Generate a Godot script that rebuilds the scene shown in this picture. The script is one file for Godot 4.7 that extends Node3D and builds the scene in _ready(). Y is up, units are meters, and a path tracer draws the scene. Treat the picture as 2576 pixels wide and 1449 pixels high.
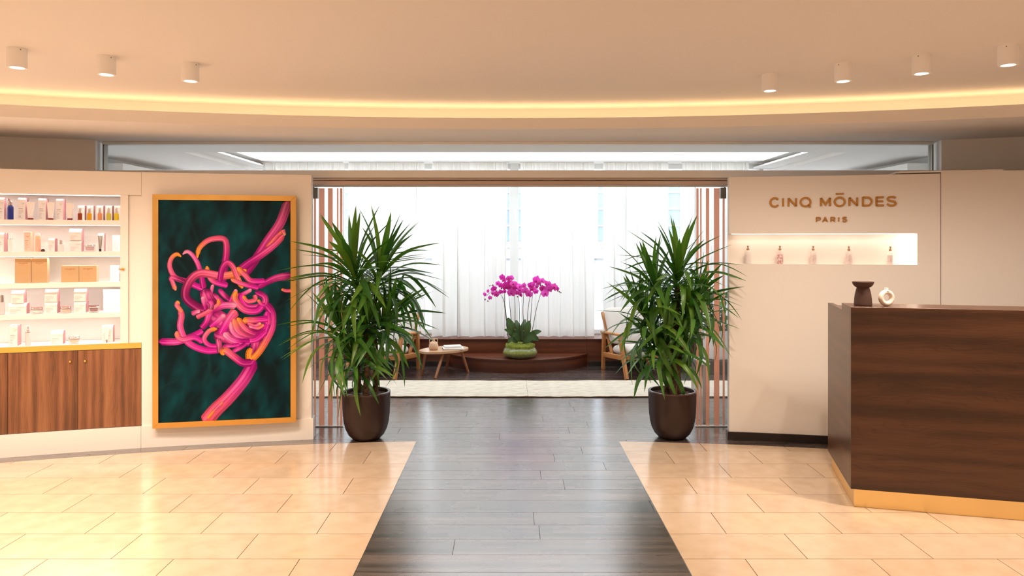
extends Node3D
# Reception of a spa: curved display wall, curved sign wall, glass doors to a daylit lounge.
# Metres, y up, the camera looks along -z. "d" below is the distance in front of the camera (z = -d).
const F := 1853.0
const VX := 1284.0
const HZ := 607.0
const EYE := 1.513
const ACX := 0.05
const ACZ := 5.6
const R0 := 11.33
const SKX := 0.0
const SKZ := 5.2
var M := {}
var names := {}
var rng := RandomNumberGenerator.new()

# ---------------------------------------------------------------- mesh collector
class MB:
	var v := PackedVector3Array()
	var n := PackedVector3Array()
	var t := PackedVector2Array()
	var i := PackedInt32Array()
	var xf := Transform3D.IDENTITY

	func tri(a: Vector3, b: Vector3, c: Vector3, na: Vector3, nb: Vector3, nc: Vector3, ta := Vector2.ZERO, tb := Vector2.ZERO, tc := Vector2.ZERO) -> void:
		var s := v.size()
		a = xf * a
		b = xf * b
		c = xf * c
		na = xf.basis * na
		nb = xf.basis * nb
		nc = xf.basis * nc
		v.append(a); v.append(b); v.append(c)
		n.append(na.normalized()); n.append(nb.normalized()); n.append(nc.normalized())
		t.append(ta); t.append(tb); t.append(tc)
		i.append(s)
		if (b - a).cross(c - a).dot(na + nb + nc) > 0.0:
			i.append(s + 2); i.append(s + 1)
		else:
			i.append(s + 1); i.append(s + 2)

	func quad(a: Vector3, b: Vector3, c: Vector3, d: Vector3, nn: Vector3, ta := Vector2.ZERO, tb := Vector2.ZERO, tc := Vector2.ZERO, td := Vector2.ZERO) -> void:
		tri(a, b, c, nn, nn, nn, ta, tb, tc)
		tri(a, c, d, nn, nn, nn, ta, tc, td)

	func face_uv(p: Vector3, nn: Vector3) -> Vector2:
		var q := nn.abs()
		if q.z >= q.x and q.z >= q.y:
			return Vector2(p.x, -p.y)
		if q.x >= q.y:
			return Vector2(p.z, -p.y)
		return Vector2(p.x, p.z)

	func fq(a: Vector3, b: Vector3, c: Vector3, d: Vector3, nn: Vector3) -> void:
		quad(a, b, c, d, nn, face_uv(a, nn), face_uv(b, nn), face_uv(c, nn), face_uv(d, nn))

	# box from lo to hi with chamfered edges
	func box(lo: Vector3, hi: Vector3, bv := 0.0) -> void:
		var c := (lo + hi) * 0.5
		var h := (hi - lo) * 0.5
		bv = minf(bv, minf(h.x, minf(h.y, h.z)) * 0.9)
		var ax := [Vector3.RIGHT, Vector3.UP, Vector3.BACK]
		for k in 3:
			var u: Vector3 = ax[(k + 1) % 3]
			var w: Vector3 = ax[(k + 2) % 3]
			var a: Vector3 = ax[k]
			var hu: float = h[(k + 1) % 3] - bv
			var hw: float = h[(k + 2) % 3] - bv
			for s in [-1.0, 1.0]:
				var o: Vector3 = c + a * h[k] * s
				fq(o - u * hu - w * hw, o + u * hu - w * hw, o + u * hu + w * hw, o - u * hu + w * hw, a * s)
		if bv <= 0.0:
			return
		for k in 3:
			var a: Vector3 = ax[k]
			var u: Vector3 = ax[(k + 1) % 3]
			var w: Vector3 = ax[(k + 2) % 3]
			var ha: float = h[k] - bv
			var hu: float = h[(k + 1) % 3]
			var hw: float = h[(k + 2) % 3]
			for su in [-1.0, 1.0]:
				for sw in [-1.0, 1.0]:
					var p1: Vector3 = c + u * hu * su + w * (hw - bv) * sw
					var p2: Vector3 = c + u * (hu - bv) * su + w * hw * sw
					fq(p1 - a * ha, p1 + a * ha, p2 + a * ha, p2 - a * ha, (u * su + w * sw).normalized())
		for sx in [-1.0, 1.0]:
			for sy in [-1.0, 1.0]:
				for sz in [-1.0, 1.0]:
					var nn := Vector3(sx, sy, sz).normalized()
					tri(c + Vector3(h.x * sx, (h.y - bv) * sy, (h.z - bv) * sz), c + Vector3((h.x - bv) * sx, h.y * sy, (h.z - bv) * sz), c + Vector3((h.x - bv) * sx, (h.y - bv) * sy, h.z * sz), nn, nn, nn)

	# rows of points; smooth normals; doubled rows give hard edges
	func grid(P: Array, wrap: bool, sgn: float, us := 1.0, vs := 1.0) -> void:
		var rows := P.size()
		var cols: int = P[0].size()
		var base := v.size()
		var cc := cols + (1 if wrap else 0)
		var nn := PackedVector3Array()
		nn.resize(rows * cols)
		var nc := cols if wrap else cols - 1
		for r in rows - 1:
			for k in nc:
				var k2 := (k + 1) % cols
				var a: Vector3 = P[r][k]
				var b: Vector3 = P[r][k2]
				var c: Vector3 = P[r + 1][k2]
				var d: Vector3 = P[r + 1][k]
				var q := (c - a).cross(d - b) * sgn
				nn[r * cols + k] += q
				nn[r * cols + k2] += q
				nn[(r + 1) * cols + k] += q
				nn[(r + 1) * cols + k2] += q
		for r in rows:
			for k in cc:
				var kk := k % cols
				v.append(xf * P[r][kk])
				var m := xf.basis * nn[r * cols + kk]
				n.append(m.normalized() if m.length() > 1e-12 else Vector3.UP)
				t.append(Vector2(us * k / float(cc - 1), vs * r / float(maxi(rows - 1, 1))))
		for r in rows - 1:
			for k in cc - 1:
				var a := base + r * cc + k
				var b := a + 1
				var c := a + cc + 1
				var d := a + cc
				if sgn > 0.0:
					i.append_array(PackedInt32Array([a, c, b, a, d, c]))
				else:
					i.append_array(PackedInt32Array([a, b, c, a, c, d]))

	func lathe(prof: Array, segs := 24, at := Vector3.ZERO, sx := 1.0, sz := 1.0) -> void:
		var P := []
		for p in prof:
			var row := PackedVector3Array()
			for k in segs:
				var a := TAU * k / segs
				row.append(at + Vector3(cos(a) * p.x * sx, p.y, sin(a) * p.x * sz))
			P.append(row)
		grid(P, true, -1.0)

	func tube(path: Array, rad: Array, segs := 8, cap := true) -> void:
		var P := []
		var pn := Vector3.ZERO
		var cnt := path.size()
		for k in cnt:
			var T: Vector3 = (path[mini(k + 1, cnt - 1)] - path[maxi(k - 1, 0)]).normalized()
			if pn == Vector3.ZERO:
				pn = T.cross(Vector3.UP if absf(T.y) < 0.9 else Vector3.RIGHT).normalized()
			pn = (pn - T * pn.dot(T)).normalized()
			var B := pn.cross(T)
			var row := PackedVector3Array()
			for s in segs:
				var a := TAU * s / segs
				row.append(path[k] + (pn * cos(a) + B * sin(a)) * rad[k])
			P.append(row)
		if cap:
			var r0 := PackedVector3Array()
			var r1 := PackedVector3Array()
			for s in segs:
				r0.append(path[0])
				r1.append(path[cnt - 1])
			P.insert(0, P[0])
			P.insert(0, r0)
			P.append(P[P.size() - 1])
			P.append(r1)
		grid(P, true, -1.0)

	# plan polygon (x, z) pulled up from y0 to y1
	func slab(poly: PackedVector2Array, y0: float, y1: float, uo := Vector2.ZERO, us := Vector2.ONE) -> void:
		var ix := Geometry2D.triangulate_polygon(poly)
		for k in range(0, ix.size(), 3):
			var a := poly[ix[k]]
			var b := poly[ix[k + 1]]
			var c := poly[ix[k + 2]]
			tri(Vector3(a.x, y1, a.y), Vector3(b.x, y1, b.y), Vector3(c.x, y1, c.y), Vector3.UP, Vector3.UP, Vector3.UP, (a - uo) * us, (b - uo) * us, (c - uo) * us)
			tri(Vector3(a.x, y0, a.y), Vector3(b.x, y0, b.y), Vector3(c.x, y0, c.y), Vector3.DOWN, Vector3.DOWN, Vector3.DOWN, (a - uo) * us, (b - uo) * us, (c - uo) * us)
		var cw := -1.0 if Geometry2D.is_polygon_clockwise(poly) else 1.0
		for k in poly.size():
			var a := poly[k]
			var b := poly[(k + 1) % poly.size()]
			var e := (b - a)
			if e.length() < 1e-6:
				continue
			var nn := Vector3(e.y, 0, -e.x).normalized() * cw
			quad(Vector3(a.x, y0, a.y), Vector3(b.x, y0, b.y), Vector3(b.x, y1, b.y), Vector3(a.x, y1, a.y), nn, Vector2(0, 0), Vector2(e.length(), 0), Vector2(e.length(), y1 - y0), Vector2(0, y1 - y0))

	func mesh() -> ArrayMesh:
		var m := ArrayMesh.new()
		into(m)
		return m

	func into(m: ArrayMesh) -> void:
		var a := []
		a.resize(Mesh.ARRAY_MAX)
		a[Mesh.ARRAY_VERTEX] = v
		a[Mesh.ARRAY_NORMAL] = n
		a[Mesh.ARRAY_TEX_UV] = t
		a[Mesh.ARRAY_INDEX] = i
		m.add_surface_from_arrays(Mesh.PRIMITIVE_TRIANGLES, a)

# ---------------------------------------------------------------- scene helpers
func numbered(called: String) -> String:
	if not names.has(called):
		names[called] = 0
		return called
	names[called] += 1
	return "%s_%03d" % [called, names[called]]

func put(called: String, mesh: Mesh, mat: Material, parent: Node = self, xf := Transform3D.IDENTITY) -> MeshInstance3D:
	var o := MeshInstance3D.new()
	o.name = numbered(called) if parent == self else called
	o.mesh = mesh
	if mat:
		o.material_override = mat
	o.transform = xf
	parent.add_child(o, true)
	return o

func obj(called: String, mb: MB, mat: Material, parent: Node = self, xf := Transform3D.IDENTITY) -> MeshInstance3D:
	return put(called, mb.mesh(), mat, parent, xf)

func thing(called: String, label: String, category: String, xf := Transform3D.IDENTITY, group := "") -> Node3D:
	var o := Node3D.new()
	o.name = numbered(called)
	o.transform = xf
	add_child(o)
	tag(o, label, category, group)
	return o

func tag(o: Node, label: String, category: String, group := "") -> void:
	o.set_meta("label", label)
	o.set_meta("category", category)
	if group != "":
		o.set_meta("group", group)

func room(called: String, label := "", mb: MB = null, mat: Material = null) -> Node3D:
	var o: Node3D
	if mb:
		o = obj(called, mb, mat)
	else:
		o = Node3D.new()
		o.name = called
		add_child(o)
	o.set_meta("kind", "structure")
	if label != "":
		o.set_meta("label", label)
	return o

func at(x: float, y: float, d: float, turn := 0.0) -> Transform3D:
	return Transform3D(Basis(Vector3.UP, turn), Vector3(x, y, -d))

# curved walls: s is the length along the wall at radius R0, r the radius
func AP(s: float, r: float, y := 0.0) -> Vector3:
	return Vector3(ACX + r * sin(s / R0), y, ACZ - r * cos(s / R0))

func AX(s: float, r: float, y := 0.0) -> Transform3D:
	return Transform3D(Basis(Vector3.UP, -s / R0), AP(s, r, y))

# the place along a wall of radius r that lies in the sight line of image column px
func AS(px: float, r := R0) -> float:
	var k := (px - VX) / F
	var a := k * k + 1.0
	var b := 2.0 * (ACZ - k * ACX)
	var c := ACX * ACX + ACZ * ACZ - r * r
	var d := (-b + sqrt(b * b - 4.0 * a * c)) / (2.0 * a)
	return asin((k * d - ACX) / r) * R0

func AD(s: float, r: float) -> float:
	return -(ACZ - r * cos(s / R0))

func ring_block(mb: MB, cx: float, cz: float, a0: float, a1: float, ri: float, ro: float, y0: float, y1: float, segs := 16, ulen := R0) -> void:
	for k in segs:
		var t0 := lerpf(a0, a1, k / float(segs))
		var t1 := lerpf(a0, a1, (k + 1) / float(segs))
		var d0 := Vector3(sin(t0), 0, -cos(t0))
		var d1 := Vector3(sin(t1), 0, -cos(t1))
		var c := Vector3(cx, 0, cz)
		var Y0 := Vector3.UP * y0
		var Y1 := Vector3.UP * y1
		var u0 := t0 * ulen
		var u1 := t1 * ulen
		for f in [[ri, -1.0], [ro, 1.0]]:
			var r: float = f[0]
			var s: float = f[1]
			mb.tri(c + d0 * r + Y0, c + d1 * r + Y0, c + d1 * r + Y1, d0 * s, d1 * s, d1 * s, Vector2(u0, -y0), Vector2(u1, -y0), Vector2(u1, -y1))
			mb.tri(c + d0 * r + Y0, c + d1 * r + Y1, c + d0 * r + Y1, d0 * s, d1 * s, d0 * s, Vector2(u0, -y0), Vector2(u1, -y1), Vector2(u0, -y1))
		for f in [[Y0, -1.0], [Y1, 1.0]]:
			var y: Vector3 = f[0]
			var nn: Vector3 = Vector3.UP * f[1]
			mb.quad(c + d0 * ri + y, c + d1 * ri + y, c + d1 * ro + y, c + d0 * ro + y, nn, Vector2(u0, 0), Vector2(u1, 0), Vector2(u1, ro - ri), Vector2(u0, ro - ri))
	for f in [[a0, -1.0], [a1, 1.0]]:
		var a: float = f[0]
		var dd := Vector3(sin(a), 0, -cos(a))
		var nn: Vector3 = Vector3(cos(a), 0, sin(a)) * f[1]
		var c := Vector3(cx, 0, cz)
		mb.quad(c + dd * ri + Vector3.UP * y0, c + dd * ro + Vector3.UP * y0, c + dd * ro + Vector3.UP * y1, c + dd * ri + Vector3.UP * y1, nn, Vector2(0, -y0), Vector2(ro - ri, -y0), Vector2(ro - ri, -y1), Vector2(0, -y1))

func arc(mb: MB, s0: float, s1: float, ri: float, ro: float, y0: float, y1: float) -> void:
	ring_block(mb, ACX, ACZ, s0 / R0, s1 / R0, ri, ro, y0, y1, maxi(2, int(ceil(absf(s1 - s0) / 0.15))))

func catmull(pts: Array, per := 8) -> Array:
	var out := []
	var c := pts.size()
	for k in c - 1:
		var p0 = pts[maxi(k - 1, 0)]
		var p1 = pts[k]
		var p2 = pts[k + 1]
		var p3 = pts[mini(k + 2, c - 1)]
		for j in per:
			var t := j / float(per)
			out.append(0.5 * ((2.0 * p1) + (p2 - p0) * t + (2.0 * p0 - 5.0 * p1 + 4.0 * p2 - p3) * t * t + (3.0 * p1 - p0 - 3.0 * p2 + p3) * t * t * t))
	out.append(pts[c - 1])
	return out

# ---------------------------------------------------------------- materials
func std(col: Color, rough := 0.6, metal := 0.0, spec := 0.5) -> StandardMaterial3D:
	var m := StandardMaterial3D.new()
	m.albedo_color = col
	m.roughness = rough
	m.metallic = metal
	m.metallic_specular = spec
	return m

func c8(r: int, g: int, b: int, a := 1.0) -> Color:
	return Color(r / 255.0, g / 255.0, b / 255.0, a)

func nz(sd: int, freq: float, oct := 3) -> FastNoiseLite:
	var f := FastNoiseLite.new()
	f.noise_type = FastNoiseLite.TYPE_SIMPLEX_SMOOTH
	f.seed = sd
	f.frequency = freq
	f.fractal_octaves = oct
	return f

func ntex(sd: int, freq: float, cols: Array, size := 512, oct := 4, normal := false) -> NoiseTexture2D:
	var t := NoiseTexture2D.new()
	t.width = size
	t.height = size
	t.seamless = true
	t.noise = nz(sd, freq, oct)
	if normal:
		t.as_normal_map = true
		t.bump_strength = 2.0
	elif cols.size():
		var g := Gradient.new()
		var off := PackedFloat32Array()
		var cc := PackedColorArray()
		for k in cols.size():
			off.append(k / float(cols.size() - 1))
			cc.append(cols[k])
		g.offsets = off
		g.colors = cc
		t.color_ramp = g
	return t

# wood: grain runs along x; strips = number of separate boards stacked in the picture
func wood_tex(w: int, h: int, lx: float, ly: float, strips: int, sd: int, dark: Color, mid: Color, light: Color, rings: float, wobble: float, fine_amt: float) -> ImageTexture:
	var data := PackedByteArray()
	data.resize(w * h * 3)
	var n1 := nz(sd, 1.0, 2)
	var n2 := nz(sd + 7, 1.0, 2)
	var n3 := nz(sd + 13, 1.0, 1)
	var k := 0
	var sh := h / strips
	for y in h:
		var st := y / sh
		var ny := (y - st * sh) * ly / sh + st * 17.3
		var tone := n3.get_noise_2d(st * 9.7, 3.0) * 0.5
		for x in w:
			var nx := x * lx / w + st * 5.1
			var wp := n1.get_noise_2d(nx * 0.9, ny * 3.2) + 0.25 * n1.get_noise_2d(nx * 3.0 + 40.0, ny * 9.0)
			var g := sin((ny * rings + wp * wobble) * TAU)
			var f := n2.get_noise_2d(nx * 4.0, ny * 380.0)
			var ln := sin((ny * rings * 5.0 + wp * wobble * 5.0) * TAU)
			var val := 0.5 + tone * 0.5 + 0.06 * g + fine_amt * f + 0.4 * n3.get_noise_2d(nx * 0.22, ny * 11.0) + 0.12 * n3.get_noise_2d(nx * 2.0, ny * 4.0 + 60.0)
			val = clampf(val - 0.13 * smoothstep(0.55, 1.0, ln), 0.0, 1.0)
			var c := dark.lerp(mid, val * 2.0) if val < 0.5 else mid.lerp(light, val * 2.0 - 1.0)
			data[k] = int(c.r * 255.0)
			data[k + 1] = int(c.g * 255.0)
			data[k + 2] = int(c.b * 255.0)
			k += 3
	return ImageTexture.create_from_image(Image.create_from_data(w, h, false, Image.FORMAT_RGB8, data))

func emit(col: Color, e: float) -> StandardMaterial3D:
	var m := std(Color(0.9, 0.9, 0.9), 0.6)
	m.emission_enabled = true
	m.emission = col
	m.emission_energy_multiplier = e
	return m

func area(xf: Transform3D, sx: float, sy: float, col: Color, e: float, parent: Node = self) -> AreaLight3D:
	var l := AreaLight3D.new()
	l.area_size = Vector2(sx, sy)
	l.light_color = col
	l.light_energy = e
	l.shadow_enabled = true
	l.area_range = 14.0
	l.transform = xf
	parent.add_child(l, true)
	return l

func make_materials() -> void:
	M.paint = std(c8(240, 235, 230), 0.75)
	M.paint.heightmap_enabled = false
	M.ceil = std(c8(240, 235, 230), 0.9)
	M.wallp = std(c8(240, 234, 227), 0.55)
	M.white = std(c8(240, 238, 234), 0.5)
	M.lampwhite = std(c8(252, 250, 248), 0.5)
	M.trimw = std(c8(225, 225, 222), 0.45)
	M.lounge = std(c8(250, 250, 248), 0.8)
	var wt := wood_tex(1024, 768, 1.9, 1.25, 1, 5, c8(92, 57, 36), c8(136, 88, 57), c8(168, 116, 79), 13.0, 0.9, 0.3)
	M.walnut = std(Color.WHITE, 0.42)
	M.walnut.albedo_texture = wt
	M.walnut.uv1_scale = Vector3(1 / 1.9, 1 / 1.25, 1)
	M.walnut_desk = std(c8(152, 148, 146), 0.3)  # same walnut grain as the cupboards, tinted darker
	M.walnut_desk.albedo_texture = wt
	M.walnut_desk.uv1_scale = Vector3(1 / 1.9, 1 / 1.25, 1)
	var pt := wood_tex(1024, 768, 1.9, 0.187, 6, 21, c8(52, 44, 41), c8(86, 75, 71), c8(118, 104, 98), 9.0, 0.7, 0.42)
	M.plank = []
	for k in 4:
		var m := std([c8(255, 255, 255), c8(232, 232, 236), c8(244, 240, 240), c8(220, 219, 222)][k], 0.4, 0.0, 0.68)
		m.albedo_texture = pt
		m.roughness_texture = ntex(31 + k, 0.02, [Color(0.8, 0.8, 0.8), Color(1, 1, 1)], 256)
		m.roughness = 0.3
		m.clearcoat_enabled = true
		m.clearcoat = 1.0
		m.clearcoat_roughness = 0.2
		m.heightmap_enabled = true
		m.heightmap_texture = pt
		m.heightmap_scale = 0.012
		M.plank.append(m)
	M.step = std(c8(190, 152, 134), 0.4)
	M.step.albedo_texture = wt
	M.step.uv1_scale = Vector3(1 / 1.9, 1 / 1.25, 1)
	M.darkwood = std(c8(150, 140, 136), 0.5)
	M.darkwood.albedo_texture = wood_tex(512, 128, 1.2, 0.2, 1, 77, c8(44, 36, 32), c8(72, 60, 54), c8(98, 84, 76), 10.0, 0.6, 0.4)
	M.sub = std(c8(46, 38, 34), 0.9)
	M.tile = []
	var tt := ntex(41, 0.012, [c8(214, 187, 158), c8(222, 196, 168), c8(227, 203, 176)], 512, 5)
	for k in 4:
		var m := std([c8(255, 255, 255), c8(250, 249, 247), c8(255, 252, 248), c8(246, 246, 245)][k], 0.24, 0.0, 0.5)
		m.albedo_texture = tt
		m.clearcoat_enabled = true
		m.clearcoat = 0.6
		m.clearcoat_roughness = 0.12
		m.uv1_offset = Vector3(0.27 * k, 0.41 * k, 0)
		m.roughness_texture = ntex(51, 0.02, [Color(0.8, 0.8, 0.8), Color(1, 1, 1)], 256)
		M.tile.append(m)
	M.brass = std(c8(230, 180, 100), 0.36, 1.0)
	M.kick = std(c8(244, 212, 148), 0.34, 1.0)
	M.brass.roughness_texture = ntex(61, 0.03, [Color(0.75, 0.75, 0.75), Color(1, 1, 1)], 256)
	M.brass_sign = std(c8(178, 126, 58), 0.42, 0.6)
	M.gold_edge = std(c8(238, 206, 104), 0.4, 0.75)
	M.steel = std(c8(176, 172, 168), 0.32, 1.0)
	M.steel_dark = std(c8(128, 122, 114), 0.42, 0.9)
	M.chrome = std(c8(214, 212, 210), 0.14, 1.0)
	M.copper_metal = std(c8(196, 178, 166), 0.28, 1.0)
	M.alu = std(c8(240, 238, 235), 0.45, 0.0)
	M.glass = std(Color(0.93, 0.98, 0.97, 0.04), 0.02)
	M.glass.transparency = BaseMaterial3D.TRANSPARENCY_ALPHA
	M.glass_edge = std(Color(0.86, 0.95, 0.94, 0.55), 0.1)
	M.glass_edge.transparency = BaseMaterial3D.TRANSPARENCY_ALPHA
	M.stripe = std(c8(250, 206, 180, 0.8), 0.5)
	M.stripe.transparency = BaseMaterial3D.TRANSPARENCY_ALPHA
	M.stripe.backlight_enabled = true
	M.stripe.backlight = c8(255, 190, 156)
	M.curtain = std(Color(0.97, 0.965, 0.95, 0.95), 0.95)
	M.curtain.transparency = BaseMaterial3D.TRANSPARENCY_ALPHA
	M.curtain.backlight_enabled = true
	M.curtain.backlight = Color(0.6, 0.6, 0.592)
	M.bowlglass = std(Color(0.95, 0.98, 0.92, 0.03), 0.02)
	M.bowlglass.transparency = BaseMaterial3D.TRANSPARENCY_ALPHA
	M.clear = std(Color(0.98, 0.95, 0.96, 0.2), 0.05)
	M.clear.transparency = BaseMaterial3D.TRANSPARENCY_ALPHA
	M.oak = std(c8(214, 152, 92), 0.5)
	M.oak.albedo_texture = wood_tex(256, 256, 0.8, 0.3, 1, 91, c8(208, 190, 170), c8(232, 220, 204), c8(250, 242, 232), 14.0, 0.6, 0.3)
	M.oak_dark = std(c8(176, 122, 86), 0.5)
	M.oak_dark.albedo_texture = M.oak.albedo_texture
	M.tabletop = std(c8(226, 190, 158), 0.3)
	M.tabletop.albedo_texture = M.oak.albedo_texture
	M.cushion = std(c8(214, 206, 198), 0.95)
	M.cushion.rim_enabled = true
	M.cushion.rim = 0.4
	M.cushion.normal_enabled = true
	M.cushion.normal_texture = ntex(71, 0.2, [], 256, 2, true)
	M.cushion.normal_scale = 0.3
	M.cushion.uv1_triplanar = true
	M.cushion.uv1_scale = Vector3(4, 4, 4)
	var rt := Image.create(512, 256, false, Image.FORMAT_RGB8)
	var rn := nz(83, 0.05, 3)
	var rn2 := nz(84, 0.012, 2)
	for y in 256:
		for x in 512:
			var f := 0.5 + 0.5 * sin(x * TAU / 4.0) * sin(y * TAU / 3.0 + (x / 4) * PI)
			var g := rn.get_noise_2d(x * 0.4, y * 5.0) * 0.12 + rn2.get_noise_2d(x, y) * 0.06
			var q := 0.80 + 0.10 * f + g
			var c := Color(q * 1.0, q * 0.95, q * 0.87)
			if rn.get_noise_2d(x * 3.0 + 900.0, y * 7.0) > 0.62:
				c = Color(0.55, 0.43, 0.3)
			rt.set_pixel(x, y, c)
	M.rug = std(Color.WHITE, 0.95)
	M.rug.albedo_texture = ImageTexture.create_from_image(rt)
	M.rug.uv1_scale = Vector3(1.6, 3.2, 1)
	M.rug.heightmap_enabled = true
	M.rug.heightmap_texture = M.rug.albedo_texture
	M.rug.heightmap_scale = 0.25
	M.rug_edge = std(c8(120, 92, 62), 0.95)
	M.pot = std(c8(48, 28, 23), 0.42)
	M.pot_rim = std(c8(86, 62, 54), 0.25)
	M.soil = std(Color.WHITE, 0.95)
	M.soil.albedo_texture = ntex(101, 0.09, [c8(30, 20, 15), c8(70, 48, 36), c8(112, 80, 60)], 128, 3)
	M.soil.uv1_triplanar = true
	M.soil.uv1_scale = Vector3(3, 3, 3)
	M.bark = std(Color.WHITE, 0.85)
	M.bark.albedo_texture = ntex(103, 0.03, [c8(52, 38, 28), c8(108, 84, 62), c8(140, 112, 84)], 128, 4)
	M.bark.uv1_scale = Vector3(1, 7, 1)
	M.bark.heightmap_enabled = true
	M.bark.heightmap_texture = M.bark.albedo_texture
	M.bark.heightmap_scale = 0.6
	M.capblack = std(c8(24, 20, 19), 0.4)
	var li := Image.create(8, 64, false, Image.FORMAT_RGB8)
	for y in 64:
		var q := 0.86 + 0.1 * sin(y * 1.7) + 0.05 * sin(y * 4.1)
		if absi(y - 32) < 2:
			q = 1.08
		for x in 8:
			li.set_pixel(x, y, Color(minf(q, 1.0), minf(q, 1.0), minf(q * 0.95, 1.0)))
	var lt := ImageTexture.create_from_image(li)
	M.leaf = []
	for c in [c8(84, 140, 58), c8(100, 154, 62), c8(74, 126, 60), c8(122, 166, 66)]:
		var m := std(c, 0.36)
		m.albedo_texture = lt
		m.backlight_enabled = true
		m.backlight = c8(120, 200, 50)
		M.leaf.append(m)
	M.orchleaf = std(c8(70, 104, 54), 0.32)
	M.orchleaf.albedo_texture = lt
	M.orchleaf.backlight_enabled = true
	M.orchleaf.backlight = c8(90, 130, 50) * 0.4
	M.petal = []
	for c in [c8(230, 44, 190), c8(240, 84, 206), c8(216, 52, 166)]:
		var m := std(c, 0.6)
		m.backlight_enabled = true
		m.backlight = Color(c.r, c.g, c.b) * 0.8
		M.petal.append(m)
	M.lip = std(c8(170, 16, 110), 0.5)
	M.stem = std(c8(66, 54, 40), 0.6)
	M.tie = std(c8(216, 160, 96), 0.6)
	M.bud = std(c8(120, 70, 80), 0.6)
	M.moss = std(Color.WHITE, 0.95)
	M.moss.albedo_texture = ntex(111, 0.06, [c8(58, 66, 14), c8(120, 128, 34), c8(168, 170, 66)], 256, 4)
	M.moss.uv1_triplanar = true
	M.moss.uv1_scale = Vector3(5, 5, 5)
	M.moss.heightmap_enabled = true
	M.moss.heightmap_texture = M.moss.albedo_texture
	M.moss.heightmap_scale = 1.0
	M.vase_dark = std(c8(74, 48, 40), 0.7)
	M.vase_cream = std(c8(240, 224, 208), 0.7)
	M.jug = std(c8(222, 184, 150), 0.75)
	M.paper = std(c8(236, 230, 218), 0.8)
	M.bookwhite = std(c8(240, 238, 234), 0.5)
	M.bookblack = std(c8(40, 40, 48), 0.5)
	M.facade = std(c8(200, 199, 197), 0.9)
	M.facade_dark = std(c8(215, 215, 218), 0.9)
	M.facade_dark.albedo_texture = ntex(121, 0.2, [c8(170, 172, 178), c8(250, 250, 250)], 256, 2)
	M.facade_dark.uv1_triplanar = true
	M.facade_dark.uv1_scale = Vector3(1.5, 1.5, 1.5)
	M.extglass = std(c8(122, 140, 160), 0.12)
	M.street = std(c8(150, 148, 146), 0.9)
	M.branch = std(c8(96, 84, 78), 0.9)
	# shop goods
	M.carton = std(Color.WHITE, 0.4)
	M.carton.albedo_texture = print_tex(c8(236, 232, 230), c8(150, 128, 124), 1)
	M.carton_side = std(Color.WHITE, 0.5)
	M.carton_side.albedo_texture = print_tex(c8(196, 132, 140), c8(228, 190, 192), 2)
	M.carton_top = std(c8(242, 240, 240), 0.4)
	M.peach = std(Color.WHITE, 0.45)
	M.peach.albedo_texture = print_tex(c8(232, 196, 176), c8(176, 120, 96), 3)
	M.peach_side = std(c8(240, 200, 172), 0.5)
	M.goldbox = std(c8(208, 172, 128), 0.4, 0.2)
	M.goldside = std(c8(230, 198, 164), 0.45, 0.1)
	M.goldprint = std(c8(168, 84, 44), 0.6)
	M.tubew = std(c8(240, 236, 236), 0.35)
	M.wine = std(c8(132, 40, 60), 0.4)
	M.bluebottle = std(c8(36, 52, 140), 0.15)
	M.pinkglass = std(c8(206, 150, 156), 0.2)
	M.cream = std(c8(236, 196, 164), 0.5)
	M.cardw = std(Color.WHITE, 0.5)
	M.cardw.albedo_texture = print_tex(c8(246, 243, 244), c8(176, 168, 172), 4)
	M.spraywhite = std(c8(248, 242, 238), 0.3)
	M.spraypink = std(Color.WHITE, 0.3)
	M.spraypink.albedo_texture = ntex(131, 0.05, [c8(244, 236, 232), c8(240, 226, 222), c8(206, 96, 104), c8(200, 70, 84)], 128, 3)
	M.sprayfaint = std(Color.WHITE, 0.3)
	M.sprayfaint.albedo_texture = ntex(132, 0.07, [c8(246, 238, 232), c8(242, 230, 226), c8(240, 222, 218), c8(214, 150, 150)], 128, 3)
	M.cork = std(c8(170, 138, 108), 0.6)

# flat print of a carton: lines of small type, a sprig of leaves or bands
func print_tex(ground: Color, ink: Color, kind: int) -> ImageTexture:
	var im := Image.create(96, 192, false, Image.FORMAT_RGB8)
	im.fill(ground)
	var r := RandomNumberGenerator.new()
	r.seed = 300 + kind
	if kind == 2:
		for y in range(6, 190, 9):
			im.fill_rect(Rect2i(10, y, r.randi_range(50, 78), 3), ink.lerp(ground, 0.35))
		return ImageTexture.create_from_image(im)
	if kind == 4:
		for y in range(24, 170, 11):
			im.fill_rect(Rect2i(12, y, r.randi_range(50, 70), 3), ink.lerp(ground, 0.3))
		return ImageTexture.create_from_image(im)
	for y in range(100, 178, 12):
		im.fill_rect(Rect2i(10, y, r.randi_range(26, 60), 3), ink.lerp(ground, 0.25))
	im.fill_rect(Rect2i(10, 84, 52, 4), ink)
	if kind == 1:
		for k in 7:
			var p := Vector2(84, 20 + 3 * k)
			var dir := Vector2.from_angle(PI * (0.55 + 0.09 * k))
			for j in 34:
				p += dir * 1.3
				dir = dir.rotated(0.018)
				if p.x > 1 and p.y > 1 and p.x < 94 and p.y < 190:
					im.set_pixelv(Vector2i(p), ink.lerp(ground, 0.3))
	else:
		im.fill_rect(Rect2i(20, 40, 56, 4), ink)
		im.fill_rect(Rect2i(34, 50, 28, 3), ink)
	return ImageTexture.create_from_image(im)

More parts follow.
